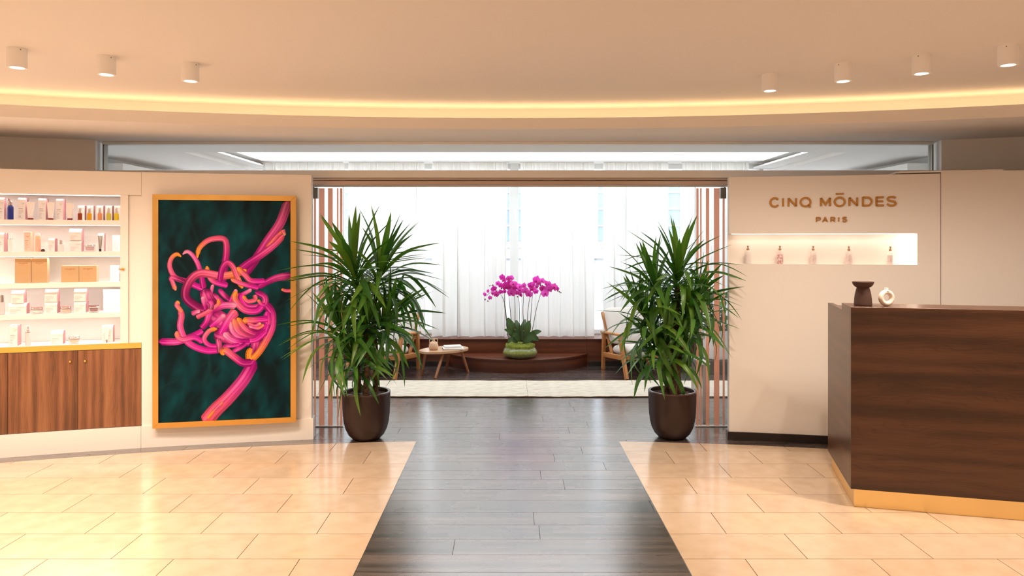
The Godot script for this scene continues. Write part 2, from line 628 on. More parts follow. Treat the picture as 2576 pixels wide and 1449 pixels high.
func _ready() -> void:
	rng.seed = 20240517
	# camera: level, lens shifted down
	var cam := Camera3D.new()
	cam.name = "camera"
	cam.projection = Camera3D.PROJECTION_FRUSTUM
	cam.near = 0.05
	cam.far = 200.0
	cam.size = 1449.0 / F * 0.05
	cam.frustum_offset = Vector2((1288.0 - VX) / F, -(724.5 - HZ) / F) * 0.05
	cam.position = Vector3(0, EYE, 0)
	add_child(cam)
	cam.make_current()
	# overcast sky
	var we := WorldEnvironment.new()
	we.name = "world_environment"
	var e := Environment.new()
	e.background_mode = Environment.BG_COLOR
	e.background_color = Color(0.93, 0.965, 1.0)
	e.background_energy_multiplier = SKY_E
	e.tonemap_mode = Environment.TONE_MAPPER_LINEAR
	e.tonemap_exposure = 1.0
	e.sdfgi_enabled = true
	e.ssao_enabled = true
	e.ssil_enabled = true
	we.environment = e
	add_child(we)
	make_materials()
	shell()
	floors()
	lounge_shell()
	outside()
	left_wall()
	right_wall()
	cove_lights()
	lounge_lights()
	downlights()
	picture()
	shelf_goods()
	desk()
	yuccas()
	lounge_things()
	orchids()

func flat_box(mb: MB, x0: float, x1: float, y0: float, y1: float, d0: float, d1: float, bv := 0.0) -> void:
	mb.box(Vector3(minf(x0, x1), y0, -maxf(d0, d1)), Vector3(maxf(x0, x1), y1, -minf(d0, d1)), bv)

func shell() -> void:
	var mb := MB.new()
	flat_box(mb, -5.35, -5.2, -0.1, 2.7, -3.5, 6.3)
	room("wall_left", "plain off-white side wall left of the display wall", mb, M.paint)
	mb = MB.new()
	flat_box(mb, 5.0, 5.15, -0.1, 2.7, -3.5, 6.3)
	room("wall_right", "plain off-white side wall behind the reception desk", mb, M.paint)
	mb = MB.new()
	flat_box(mb, -5.35, 5.15, -0.1, 2.7, -3.65, -3.5)
	room("wall_rear", "off-white wall behind the viewer", mb, M.paint)
	# upper ceiling with curved edge and the wall of the cove
	var ceil_n := room("ceiling", "off-white ceiling with a curved light cove")
	var poly := PackedVector2Array([Vector2(-5.35, 3.65), Vector2(5.15, 3.65)])
	var arcp := PackedVector2Array()
	for k in 41:
		var x := lerpf(5.15, -5.35, k / 40.0)
		arcp.append(Vector2(x, SKZ - sqrt(10.80 * 10.80 - x * x)))
	poly.append_array(arcp)
	mb = MB.new()
	mb.slab(poly, 2.507, 2.62)
	obj("upper_ceiling", mb, M.ceil, ceil_n)
	mb = MB.new()
	ring_block(mb, SKX, SKZ, -asin(5.3 / 10.75), asin(5.1 / 10.75), 10.75, 10.80, 2.34, 2.507, 60)
	obj("cove_wall", mb, M.ceil, ceil_n)
	# lower soffit
	poly = PackedVector2Array()
	for k in 61:
		var x := lerpf(-5.35, 5.15, k / 60.0)
		poly.append(Vector2(x, SKZ - sqrt(10.55 * 10.55 - x * x)))
	poly.append(Vector2(5.15, -6.12))
	poly.append(Vector2(-5.35, -6.12))
	mb = MB.new()
	mb.slab(poly, 2.32, 2.345)
	obj("soffit", mb, M.ceil, ceil_n)
	mb = MB.new()
	ring_block(mb, SKX, SKZ, -asin(5.3 / 10.5), asin(5.1 / 10.5), 10.5, 10.55, 2.32, 2.40, 60)
	obj("cove_lip", mb, M.ceil, ceil_n)
	# back wall above and beside the units, with the transom between
	var bw := room("wall_back", "off-white curved back wall beside the transom window")
	mb = MB.new()
	ring_block(mb, ACX, ACZ, asin((-5.3 - ACX) / 11.95), asin((-3.306 - ACX) / 11.95), 11.95, 12.2, 0.0, 2.32, 12)
	obj("wall_panel", mb, M.paint, bw)
	mb = MB.new()
	ring_block(mb, ACX, ACZ, asin((3.43 - ACX) / 11.95), asin((5.1 - ACX) / 11.95), 11.95, 12.2, 0.0, 2.32, 12)
	obj("wall_panel", mb, M.paint, bw)
	for s in [[-3.31, -2.46], [2.46, 3.44]]:
		mb = MB.new()
		flat_box(mb, s[0], s[1], 0.0, 1.96, 5.97, 6.08)
		obj("wall_panel", mb, M.paint, bw)
	# header beam over the glass doors
	var hb := room("trim_1", "brushed metal header over the glass doors")
	mb = MB.new()
	flat_box(mb, -3.31, 3.44, 2.022, 2.08, 5.88, 6.1, 0.002)
	obj("beam", mb, M.alu, hb)
	mb = MB.new()
	flat_box(mb, -3.31, 3.44, 1.967, 2.0, 5.93, 6.08, 0.002)
	flat_box(mb, -3.31, 3.44, 2.003, 2.022, 5.925, 6.08, 0.002)
	obj("track_cover", mb, M.copper_metal, hb)
	mb = MB.new()
	flat_box(mb, -2.45, 2.45, 1.957, 1.967, 5.995, 6.02, 0.001)
	obj("door_rail", mb, M.white, hb)
	# transom
	var tw := room("window_1", "long transom window over the glass doors")
	mb = MB.new()
	flat_box(mb, -3.306, 3.43, 2.298, 2.32, 5.96, 6.04, 0.002)
	obj("frame_rail", mb, M.alu, tw)
	for x in [-3.306, 3.418]:
		mb = MB.new()
		flat_box(mb, x, x + 0.012, 2.08, 2.298, 5.97, 6.03)
		obj("frame_post", mb, M.steel_dark, tw)
	mb = MB.new()
	flat_box(mb, -3.294, 3.418, 2.081, 2.298, 5.996, 6.006)
	obj("pane", mb, M.glass, tw)
	# glass doors with terracotta stripes
	var lists := [[[789.6, 794.7], [802.2, 816.1], [825.0, 836.7], [847.5, 851.3], [855.2, 861.1]], [[1751.8, 1757.6], [1761.4, 1765.0], [1776.0, 1784.3], [1796.2, 1809.7], [1818.3, 1823.2]]]
	for k in 2:
		var dn := room("door_%d" % (k + 1), ["glass sliding door with terracotta stripes beside the flower picture", "glass sliding door with terracotta stripes beside the sign wall"][k])
		var x0: float = [-2.45, 1.508][k]
		var x1: float = [-1.3655, 2.45][k]
		mb = MB.new()
		flat_box(mb, x0, x1, 0.012, 1.957, 6.004, 6.014)
		obj("pane", mb, M.glass, dn)
		mb = MB.new()
		flat_box(mb, x0, x1, 0.002, 0.012, 6.0, 6.018, 0.001)
		obj("bottom_rail", mb, M.white, dn)
		mb = MB.new()
		var xe: float = [-1.3655, 1.504][k]
		flat_box(mb, xe, xe + 0.004, 0.012, 1.957, 6.003, 6.015)
		obj("pane_edge", mb, M.glass_edge, dn)
		for s in lists[k]:
			mb = MB.new()
			flat_box(mb, (s[0] - VX) / F * 6.0, (s[1] - VX) / F * 6.0, 0.013, 1.945, 6.0015, 6.0035)
			obj("stripe", mb, M.stripe, dn)
		# wider stripes that only show from the side, behind the wall end
		for q in [-2.35, -2.2, -2.02, -1.84] if k == 0 else [1.92, 2.08, 2.3]:
			mb = MB.new()
			flat_box(mb, q, q + 0.04, 0.013, 1.945, 6.0015, 6.0035)
			obj("stripe", mb, M.stripe, dn)
		mb = MB.new()
		var cx: float = [-1.614, 1.71][k]
		flat_box(mb, cx, cx + 0.045, 1.862, 1.949, 5.985, 6.03, 0.002)
		mb.lathe([Vector2(0, 1.949), Vector2(0.005, 1.949), Vector2(0.005, 1.962), Vector2(0, 1.962)], 8, Vector3(cx + (0.012 if k == 0 else 0.036), 0, -6.0))
		obj("clamp", mb, M.steel_dark, dn)

func tile_region(side: int) -> PackedVector2Array:
	var p := PackedVector2Array()
	var xa := -0.711 if side == 0 else 0.821
	var xb := -5.2 if side == 0 else 5.0
	p.append(Vector2(xb, -1.6))
	p.append(Vector2(xa, -1.6))
	for k in 41:
		var x := lerpf(xa, xb, k / 40.0)
		p.append(Vector2(x, ACZ - sqrt(11.2 * 11.2 - (x - ACX) * (x - ACX))))
	return p

func rect(x0: float, x1: float, d0: float, d1: float) -> PackedVector2Array:
	return PackedVector2Array([Vector2(x0, -d0), Vector2(x1, -d0), Vector2(x1, -d1), Vector2(x0, -d1)])

func floors() -> void:
	var fl := room("floor", "beige tile floor with dark oak boards down the middle")
	var mb := MB.new()
	flat_box(mb, -5.35, 5.15, -0.12, -0.006, -3.6, 9.5)
	obj("subfloor", mb, M.sub, fl)
	mb = MB.new()
	flat_box(mb, -5.2, -0.712, -0.006, 0.0, -3.5, 1.6)
	flat_box(mb, 0.822, 5.0, -0.006, 0.0, -3.5, 1.6)
	obj("tile_field", mb, M.tile[0], fl)
	# tiles, half bond
	var count := 0
	for side in 2:
		var reg := tile_region(side)
		for row in 14:
			var d0 := 1.7066 + 0.30035 * row
			var par := row % 2
			for k in 9:
				var xs: float
				if side == 0:
					xs = (-1.3035 if par == 0 else -1.003) + 0.6 - 0.6 * k
				else:
					xs = (1.416 if par == 0 else 1.118) - 0.6 + 0.6 * k
				var rc: PackedVector2Array
				if side == 0:
					rc = rect(xs - 0.598, xs - 0.002, d0 + 0.002, d0 + 0.29835)
				else:
					rc = rect(xs + 0.002, xs + 0.598, d0 + 0.002, d0 + 0.29835)
				for pl in Geometry2D.intersect_polygons(rc, reg):
					if pl.size() < 3 or Geometry2D.is_polygon_clockwise(pl) and false:
						continue
					mb = MB.new()
					var o := Vector2(rng.randf(), rng.randf())
					mb.slab(pl, -0.006, 0.0, o, Vector2(0.9, 0.9))
					if mb.i.size() > 0:
						obj("tile", mb, M.tile[rng.randi() % 4], fl)
						count += 1
	# boards
	var L := Geometry2D.offset_polygon(tile_region(0), 0.002)[0]
	var Rr := Geometry2D.offset_polygon(tile_region(1), 0.002)[0]
	for row in 41:
		var d0 := 1.497 + 0.187 * row
		var d1 := minf(d0 + 0.187, 9.0)
		if d0 > 8.95:
			break
		var wide := d1 > 4.35
		var x := -4.3 - rng.randf() * 1.2 if wide else -0.715 - rng.randf() * 1.4
		var xe := 4.4 if wide else 0.82
		while x < xe:
			var ln := rng.randf_range(1.25, 1.95)
			var pieces := [rect(maxf(x, -5.2 if d1 < 6.0 else -4.3) + 0.0011, minf(x + ln, 5.0) - 0.0011, d0 + 0.0011, d1 - 0.0011)]
			for reg in [L, Rr]:
				var nx := []
				for p in pieces:
					nx.append_array(Geometry2D.clip_polygons(p, reg))
				pieces = nx
			var strip := rng.randi() % 6
			var uo := rng.randf() * 1.9
			for p in pieces:
				var lo := 1e9
				for q in p:
					lo = minf(lo, -q.y)
				var far := 0.0
				for q in p:
					far = maxf(far, q.x)
				if far < -0.72 and d1 < 4.3:
					continue
				mb = MB.new()
				# the picture holds six boards; v runs across the board
				mb.slab(p, -0.006, 0.0, Vector2(uo, -d0 + strip * 0.187 - 0.187), Vector2(1 / 1.9, 1 / (0.187 * 6.0)))
				if mb.i.size() > 0:
					obj("floor_board", mb, M.plank[rng.randi() % 4], fl)
			x += ln
	for x in [-0.711, 0.8205]:
		mb = MB.new()
		flat_box(mb, x - 0.0015, x + 0.0015, -0.006, 0.0006, 1.6, 5.58)
		var tr := room("trim_%d" % (2 if x < 0 else 3), "thin metal strip between tiles and boards", mb, M.steel)
		tr.name = "trim_%d" % (2 if x < 0 else 3)

func lounge_shell() -> void:
	var mb := MB.new()
	flat_box(mb, -4.45, -4.3, 0.0, 2.8, 5.5, 9.6)
	room("wall_lounge_left", "white side wall of the lounge", mb, M.lounge)
	mb = MB.new()
	flat_box(mb, 4.4, 4.55, 0.0, 2.8, 5.5, 9.6)
	room("wall_lounge_right", "white side wall of the lounge on the right", mb, M.lounge)
	var cl := room("ceiling_lounge", "white lounge ceiling with a recessed tray")
	mb = MB.new()
	flat_box(mb, -4.45, 4.55, 2.32, 2.75, 6.12, 6.2)
	flat_box(mb, -4.45, 4.55, 2.4, 2.75, 6.2, 7.34)
	flat_box(mb, -4.45, -3.25, 2.4, 2.75, 7.34, 9.6)
	flat_box(mb, 3.36, 4.55, 2.4, 2.75, 7.34, 9.6)
	obj("soffit", mb, M.lounge, cl)
	mb = MB.new()
	flat_box(mb, -3.25, -3.05, 2.44, 2.46, 7.34, 9.6)
	flat_box(mb, 3.1, 3.36, 2.44, 2.46, 7.34, 9.6)
	flat_box(mb, -3.25, 3.36, 2.513, 2.75, 7.34, 9.6)
	obj("tray", mb, M.lounge, cl)
	for s in [[-4.3, -4.05], [4.15, 4.4]]:
		mb = MB.new()
		flat_box(mb, s[0], s[1], 2.22, 2.33, 7.7, 9.2, 0.004)
		room("trim_4" if s[0] < 0 else "trim_5", "white boxed beam on the lounge side wall", mb, M.lounge)
	mb = MB.new()
	flat_box(mb, -4.45, 4.55, 2.5, 2.8, 9.36, 9.6)
	room("wall_window", "white wall above the lounge windows", mb, M.lounge)
	# low bench under the windows
	var sb := room("trim_6", "walnut-coloured bench and sill below the windows")
	for s in [[-4.3, -0.752], [-0.75, 0.925], [0.927, 4.4]]:
		mb = MB.new()
		flat_box(mb, s[0], s[1], 0.0, 0.318, 8.94, 9.5)
		obj("riser_panel", mb, M.step, sb)
		mb = MB.new()
		flat_box(mb, s[0], s[1], 0.319, 0.332, 8.925, 9.5, 0.002)
		obj("sill_board", mb, M.step, sb)
	var bb := room("baseboard_lounge", "dark baseboard along the window bench")
	for s in [[-4.3, -0.77], [0.95, 4.4]]:
		mb = MB.new()
		flat_box(mb, s[0], s[1], 0.0, 0.06, 8.925, 8.94, 0.002)
		obj("board", mb, M.darkwood, bb)
	# rounded step in front of the bench
	var st := thing("rounded_step", "dark brown half-round step in front of the window bench", "step", at(0.09, 0, 8.94))
	for q in [[0.0, 0.135, 0.0, "riser"], [0.137, 0.155, 0.014, "tread"]]:
		var pl := PackedVector2Array()
		var rad: float = 0.947 + q[2]
		var a0 := asin(0.84 / 0.947)
		for k in 41:
			var a := lerpf(-a0, a0, k / 40.0)
			pl.append(Vector2(rad * sin(a), rad * cos(a) - 0.437))
		mb = MB.new()
		mb.slab(pl, q[0], q[1], Vector2.ZERO, Vector2(1, 1))
		obj(q[3], mb, M.step, st)
	# windows
	var wn := room("window_2", "tall lounge windows behind the sheer curtains")
	var posts := [-4.3, -3.12, -1.75, 0.05, 1.83, 3.2, 4.34]
	for k in posts.size():
		mb = MB.new()
		var hw: float = 0.055 if k == 3 else 0.028
		flat_box(mb, posts[k] - hw, posts[k] + hw, 0.332, 2.5, 9.36 if k == 3 else 9.4, 9.5, 0.003)
		obj("post", mb, M.trimw, wn)
	for k in posts.size() - 1:
		mb = MB.new()
		flat_box(mb, posts[k] + 0.028, posts[k + 1] - 0.028, 0.332, 0.39, 9.4, 9.48, 0.003)
		obj("bottom_rail", mb, M.trimw, wn)
		mb = MB.new()
		flat_box(mb, posts[k] + 0.028, posts[k + 1] - 0.028, 2.44, 2.5, 9.4, 9.48, 0.003)
		obj("top_rail", mb, M.trimw, wn)
		mb = MB.new()
		flat_box(mb, posts[k] + 0.028, posts[k + 1] - 0.028, 0.39, 2.44, 9.44, 9.446)
		obj("pane", mb, M.glass, wn)

func outside() -> void:
	var mb := MB.new()
	flat_box(mb, -30, 30, -0.3, -0.13, 9.6, 40)
	var g := obj("street", mb, M.street)
	g.set_meta("kind", "structure")
	var b := thing("town_house", "pale stone house across the street seen between curtains", "building", at(0, -0.13, 17.0))
	mb = MB.new()
	flat_box(mb, -16, 16, 1.25, 6.4, 0.25, 4)
	obj("wall", mb, M.facade, b)
	mb = MB.new()
	flat_box(mb, -16, 16, 0.0, 1.25, 0.05, 4)
	obj("plinth", mb, M.facade_dark, b)
	mb = MB.new()
	flat_box(mb, -16, 16, 1.25, 1.4, -0.05, 0.25)
	flat_box(mb, -16, 16, 3.55, 3.75, 0.05, 0.25)
	flat_box(mb, -16, 16, 6.2, 6.4, 0.05, 0.25)
	obj("ledge", mb, M.facade, b)
	for row in 2:
		for k in 17:
			var x := -9.6 + 1.2 * k
			var y: float = [1.6, 4.1, 7.0][row]
			var hh: float = [1.6, 1.9, 1.9][row]
			var w := obj("window_frame", win_frame(hh), M.white, b, at(x, y, 0.2))
			mb = MB.new()
			flat_box(mb, -0.36, 0.36, 0.05, hh - 0.05, 0.01, 0.02)
			obj("pane", mb, M.extglass, w)
	# bare tree in front of the house
	var t := thing("bare_tree", "bare street tree seen through the right-hand curtain gap", "tree", at(4.2, -0.13, 13.5))
	mb = MB.new()
	mb.tube([Vector3(0, 0, 0), Vector3(0.05, 1.5, 0), Vector3(0, 3.2, 0), Vector3(-0.1, 5, 0)], [0.12, 0.1, 0.08, 0.03], 8)
	obj("trunk", mb, M.branch, t)
	for k in 26:
		var y0 := rng.randf_range(1.2, 4.4)
		var a := rng.randf() * TAU
		var ln := rng.randf_range(0.8, 1.7)
		var p := [Vector3(0, y0, 0)]
		var dir := Vector3(cos(a), rng.randf_range(0.1, 0.7), sin(a)).normalized()
		for j in 5:
			dir = (dir + Vector3(rng.randf_range(-0.25, 0.25), rng.randf_range(-0.1, 0.25), rng.randf_range(-0.25, 0.25))).normalized()
			p.append(p[j] + dir * ln / 5)
		mb = MB.new()
		mb.tube(p, [0.022, 0.018, 0.014, 0.01, 0.007, 0.004], 5)
		obj("branch", mb, M.branch, t)

func win_frame(hh: float) -> MB:
	var mb := MB.new()
	for x in [-0.4, -0.02, 0.36]:
		flat_box(mb, x, x + 0.04, 0, hh, -0.02, 0.04)
	for k in 5:
		var y := lerpf(0.0, hh - 0.04, k / 4.0)
		flat_box(mb, -0.4, 0.4, y, y + 0.04, -0.018, 0.038)
	flat_box(mb, -0.48, 0.48, -0.1, 0.0, -0.1, 0.04)
	return mb

const SL := -2.781
const YS := [1.666, 1.4385, 1.2145, 0.994]

func left_wall() -> void:
	var w := room("wall_display", "off-white curved wall holding the display shelves and the flower picture")
	var mb := MB.new()
	# picture panel with plinth
	arc(mb, SL + 0.001, -1.575, R0 + 0.012, R0 + 0.11, 0.158, 2.02)
	obj("panel", mb, M.wallp, w)
	mb = MB.new()
	arc(mb, SL + 0.001, -1.56, R0, R0 + 0.125, 0.0, 0.158)
	obj("plinth", mb, M.wallp, w)
	# shelf bay: header, plinth, frame
	mb = MB.new()
	arc(mb, -5.2, SL - 0.001, R0 + 0.012, R0 + 0.36, 1.851, 2.02)
	obj("header", mb, M.wallp, w)
	mb = MB.new()
	arc(mb, -5.2, SL - 0.001, R0, R0 + 0.36, 0.0, 0.158)
	obj("plinth", mb, M.wallp, w)
	# walnut base cupboards
	var sb := [SL, -3.198, -3.632, -4.06, -4.49]
	for u in 2:
		var s1: float = sb[u * 2]
		var sm: float = sb[u * 2 + 1]
		var s0: float = sb[u * 2 + 2]
		var c := thing("base_cupboard", ["walnut base cupboard with two round brass locks under the gold shelf", "walnut base cupboard cut by the left picture edge"][u], "cupboard", Transform3D.IDENTITY, "walnut base cupboards")
		mb = MB.new()
		arc(mb, s0 + 0.002, s1 - 0.002, R0 + 0.035, R0 + 0.355, 0.1585, 0.728)
		obj("body", mb, M.sub, c)
		for h in 2:
			var a: float = [s0, sm][h]
			var b: float = [sm, s1][h]
			mb = MB.new()
			arc(mb, a + 0.0015, b - 0.0015, R0 + 0.014, R0 + 0.034, 0.161, 0.726)
			# grain runs upwards
			for k in mb.t.size():
				mb.t[k] = Vector2(mb.t[k].y, mb.t[k].x * 1.4 + u * 0.37 + h * 0.21)
			var dr := obj("door", mb, M.walnut, c)
			mb = MB.new()
			mb.lathe([Vector2(0, 0.012), Vector2(0.006, 0.012), Vector2(0.009, 0.009), Vector2(0.0095, 0.0), Vector2(0, 0)], 16)
			var kx := AX(b - 0.048 if h == 0 else a + 0.048, R0 + 0.014, 0.65)
			obj("lock", mb, M.brass, dr, kx * Transform3D(Basis(Vector3.RIGHT, PI / 2), Vector3.ZERO))
	# continuous gold-edged shelf over the cupboards
	mb = MB.new()
	arc(mb, -5.2, SL - 0.002, R0 + 0.02, R0 + 0.32, 0.7285, 0.769)
	var wt := obj("display_counter", mb, M.white)
	tag(wt, "white counter ledge with gold front edge above the walnut cupboards", "counter")
	mb = MB.new()
	arc(mb, -5.2, SL - 0.002, R0 + 0.014, R0 + 0.0195, 0.73, 0.7695)
	obj("gold_edge", mb, M.gold_edge, wt)
	# shelving
	var sh := thing("display_shelves", "white illuminated wall shelves full of skincare boxes and bottles", "shelving")
	mb = MB.new()
	arc(mb, -5.2, SL - 0.002, R0 + 0.30, R0 + 0.32, 0.77, 1.85)
	obj("back_panel", mb, M.white, sh)
	var sp := AS(303.5, R0 + 0.02)
	mb = MB.new()
	arc(mb, sp, AS(322, R0 + 0.012), R0 + 0.012, R0 + 0.299, 0.77, 1.85)
	obj("side_post", mb, M.wallp, sh)
	mb = MB.new()
	arc(mb, AS(322, R0 + 0.012), AS(326.5, R0 + 0.03), R0 + 0.035, R0 + 0.299, 0.77, 1.85)
	arc(mb, AS(326.5, R0 + 0.03), SL - 0.003, R0 + 0.03, R0 + 0.299, 0.77, 1.85)
	obj("side_filler", mb, M.wallp, sh)
	var lk := MB.new()
	lk.lathe([Vector2(0, 0.016), Vector2(0.008, 0.016), Vector2(0.0095, 0.013), Vector2(0.0095, 0), Vector2(0, 0)], 16)
	lk.box(Vector3(-0.0015, 0.012, -0.006), Vector3(0.0015, 0.018, 0.006))
	lk.box(Vector3(-0.03, 0.006, -0.003), Vector3(-0.006, 0.011, 0.003))
	obj("lock", lk, M.brass, sh, AX(AS(310, R0 + 0.012), R0 + 0.012, 1.513 - (677 - 607) / F * 5.36) * Transform3D(Basis(Vector3.RIGHT, PI / 2), Vector3.ZERO))
	for k in 4:
		mb = MB.new()
		arc(mb, -5.2, sp - 0.001, R0 + 0.03, R0 + 0.299, YS[k] - 0.034, YS[k])
		obj("shelf_board", mb, M.white, sh)
	# light strips under the header and each board
	var tops := [1.851, YS[0] - 0.034, YS[1] - 0.034, YS[2] - 0.034, YS[3] - 0.034]
	for k in 5:
		mb = MB.new()
		arc(mb, -5.1, sp - 0.01, R0 + 0.109, R0 + 0.121, tops[k] - 0.004, tops[k] - 0.0005)
		obj("light_strip", mb, emit(LED_SHELF, 3.0), sh)
		for j in 5:
			var sc := lerpf(-5.1, sp - 0.01, (j + 0.5) / 5.0)
			var ax := AX(sc, R0 + 0.115, tops[k] - 0.007)
			area(ax * Transform3D(Basis(Vector3.RIGHT, -PI / 2), Vector3.ZERO), 0.42, 0.012, LED_SHELF, SHELF_E, sh)

func right_wall() -> void:
	var w := room("wall_sign", "off-white curved wall with brass lettering and a lit niche")
	var s0 := AS(1834.5, R0 + 0.01)
	var s1 := AS(2308, R0 + 0.01)
	var sm := AS(2366.5, R0 + 0.01)
	var ri := R0 + 0.01
	var mb := MB.new()
	arc(mb, s0, sm - 0.002, ri, R0 + 0.1, 0.0, 1.341)
	arc(mb, s0, sm - 0.002, ri, R0 + 0.1, 1.571, 2.003)
	arc(mb, s1, sm - 0.002, ri, R0 + 0.1, 1.341, 1.571)
	obj("panel", mb, M.wallp, w)
	mb = MB.new()
	arc(mb, s0, s1, R0 + 0.092, R0 + 0.1, 1.341, 1.571)
	obj("niche_back", mb, M.wallp, w)
	mb = MB.new()
	arc(mb, sm - 0.002, sm + 0.003, R0 + 0.03, R0 + 0.1, 0.0, 2.0)
	obj("groove", mb, M.sub, w)
	mb = MB.new()
	arc(mb, sm + 0.003, 5.3, ri, R0 + 0.1, 0.0, 2.012)
	obj("panel", mb, M.wallp, w)
	mb = MB.new()
	arc(mb, AS(2256, R0), AS(2526, R0), R0 + 0.02, R0 + 0.3, 2.0125, 2.024)
	obj("top_board", mb, M.wallp, w)
	mb = MB.new()
	arc(mb, s0 - 0.012, 5.3, R0 - 0.004, ri - 0.0005, 0.0, 0.061)
	obj("board", mb, M.darkwood, room("baseboard_sign", "dark wood baseboard under the sign wall"))
	mb = MB.new()
	arc(mb, s0 - 0.012, s0 - 0.0005, ri, R0 + 0.11, 0.0, 0.061)
	obj("board_end", mb, M.steel_dark, get_node("baseboard_sign"))
	# niche light: a strip tucked under the niche top, behind the wall face
	mb = MB.new()
	arc(mb, s0 + 0.02, s1 - 0.02, R0 + 0.016, R0 + 0.026, 1.5655, 1.5705)
	var ns := obj("niche_light_strip", mb, emit(LED_NICHE, 2.0))
	tag(ns, "slim warm light strip along the top of the bottle niche", "light strip")
	for j in 4:
		var sc := lerpf(s0 + 0.02, s1 - 0.02, (j + 0.5) / 4.0)
		area(AX(sc, R0 + 0.022, 1.563) * Transform3D(Basis(Vector3.RIGHT, -PI / 2 + 0.35), Vector3.ZERO), 0.3, 0.01, LED_NICHE, NICHE_E, ns)
	# lit diffuser that closes the right end of the niche
	mb = MB.new()
	arc(mb, s1 - 0.006, s1 - 0.0005, R0 + 0.02, R0 + 0.0915, 1.343, 1.565)
	var ne := obj("niche_end_light", mb, emit(LED_NICHE, 1.3))
	tag(ne, "glowing white end panel at the right of the bottle niche", "light panel")
	area(AX(s1 - 0.008, R0 + 0.055, 1.454) * Transform3D(Basis(Vector3.UP, PI / 2), Vector3.ZERO), 0.06, 0.2, LED_NICHE, NICHE_E * 2.2, ne)
	mb = MB.new()
	mb.lathe([Vector2(0, 0.002), Vector2(0.003, 0.002), Vector2(0.003, 0), Vector2(0, 0)], 10)
	obj("screw", mb, M.steel_dark, w, AX(s1 - 0.035, R0 + 0.0915, 1.362) * Transform3D(Basis(Vector3.RIGHT, PI / 2), Vector3.ZERO))
	# five spray bottles
	var bx := [1881.5, 1962.0, 2045.5, 2135.5, 2240.0]
	var lab := ["clear spray bottle with faint pink print, leftmost in the lit niche", "clear spray bottle with strong red floral print in the lit niche", "clear spray bottle in the middle of the lit niche", "clear spray bottle fourth from the left in the lit niche", "clear spray bottle at the right end of the lit niche"]
	for k in 5:
		var s := AS(bx[k], R0 + 0.05)
		var dd := AD(s, R0 + 0.05)
		var sc := dd / F
		var t := thing("spray_bottle", lab[k], "bottle", AX(s, R0 + 0.05, 1.3412), "spray bottles in the niche")
		var hw := 8.2 * sc
		var hb := 32.0 * sc
		mb = MB.new()
		mb.lathe([Vector2(0, 0), Vector2(hw * 0.94, 0), Vector2(hw, 0.003), Vector2(hw, hb * 0.84), Vector2(hw * 0.8, hb * 0.94), Vector2(hw * 0.3, hb), Vector2(hw * 0.26, hb * 1.1), Vector2(0, hb * 1.1)], 24)
		obj("flask", mb, M.clear, t)
		mb = MB.new()
		mb.lathe([Vector2(0, 0.002), Vector2(hw * 0.9, 0.002), Vector2(hw * 0.9, hb * 0.74), Vector2(0, hb * 0.74)], 24)
		obj("printed_label", mb, M.spraypink if k == 1 else (M.spraywhite if k == 0 else M.sprayfaint), t)
		mb = MB.new()
		mb.lathe([Vector2(0, hb * 1.08), Vector2(hw * 0.42, hb * 1.08), Vector2(hw * 0.42, hb * 1.2), Vector2(hw * 0.2, hb * 1.22), Vector2(hw * 0.2, hb * 1.3), Vector2(hw * 0.3, hb * 1.31), Vector2(hw * 0.3, hb * 1.42), Vector2(0, hb * 1.42)], 16)
		obj("spray_head", mb, M.cork, t)
	sign_letters()

# ---- lettering from strokes: each letter a list of polylines in a 1 x 1 box, y up
func ell(cx: float, cy: float, rx: float, ry: float, a0: float, a1: float, n := 20) -> Array:
	var p := []
	for k in n + 1:
		var a := deg_to_rad(lerpf(a0, a1, k / float(n)))
		p.append(Vector2(cx + rx * cos(a), cy + ry * sin(a)))
	return p

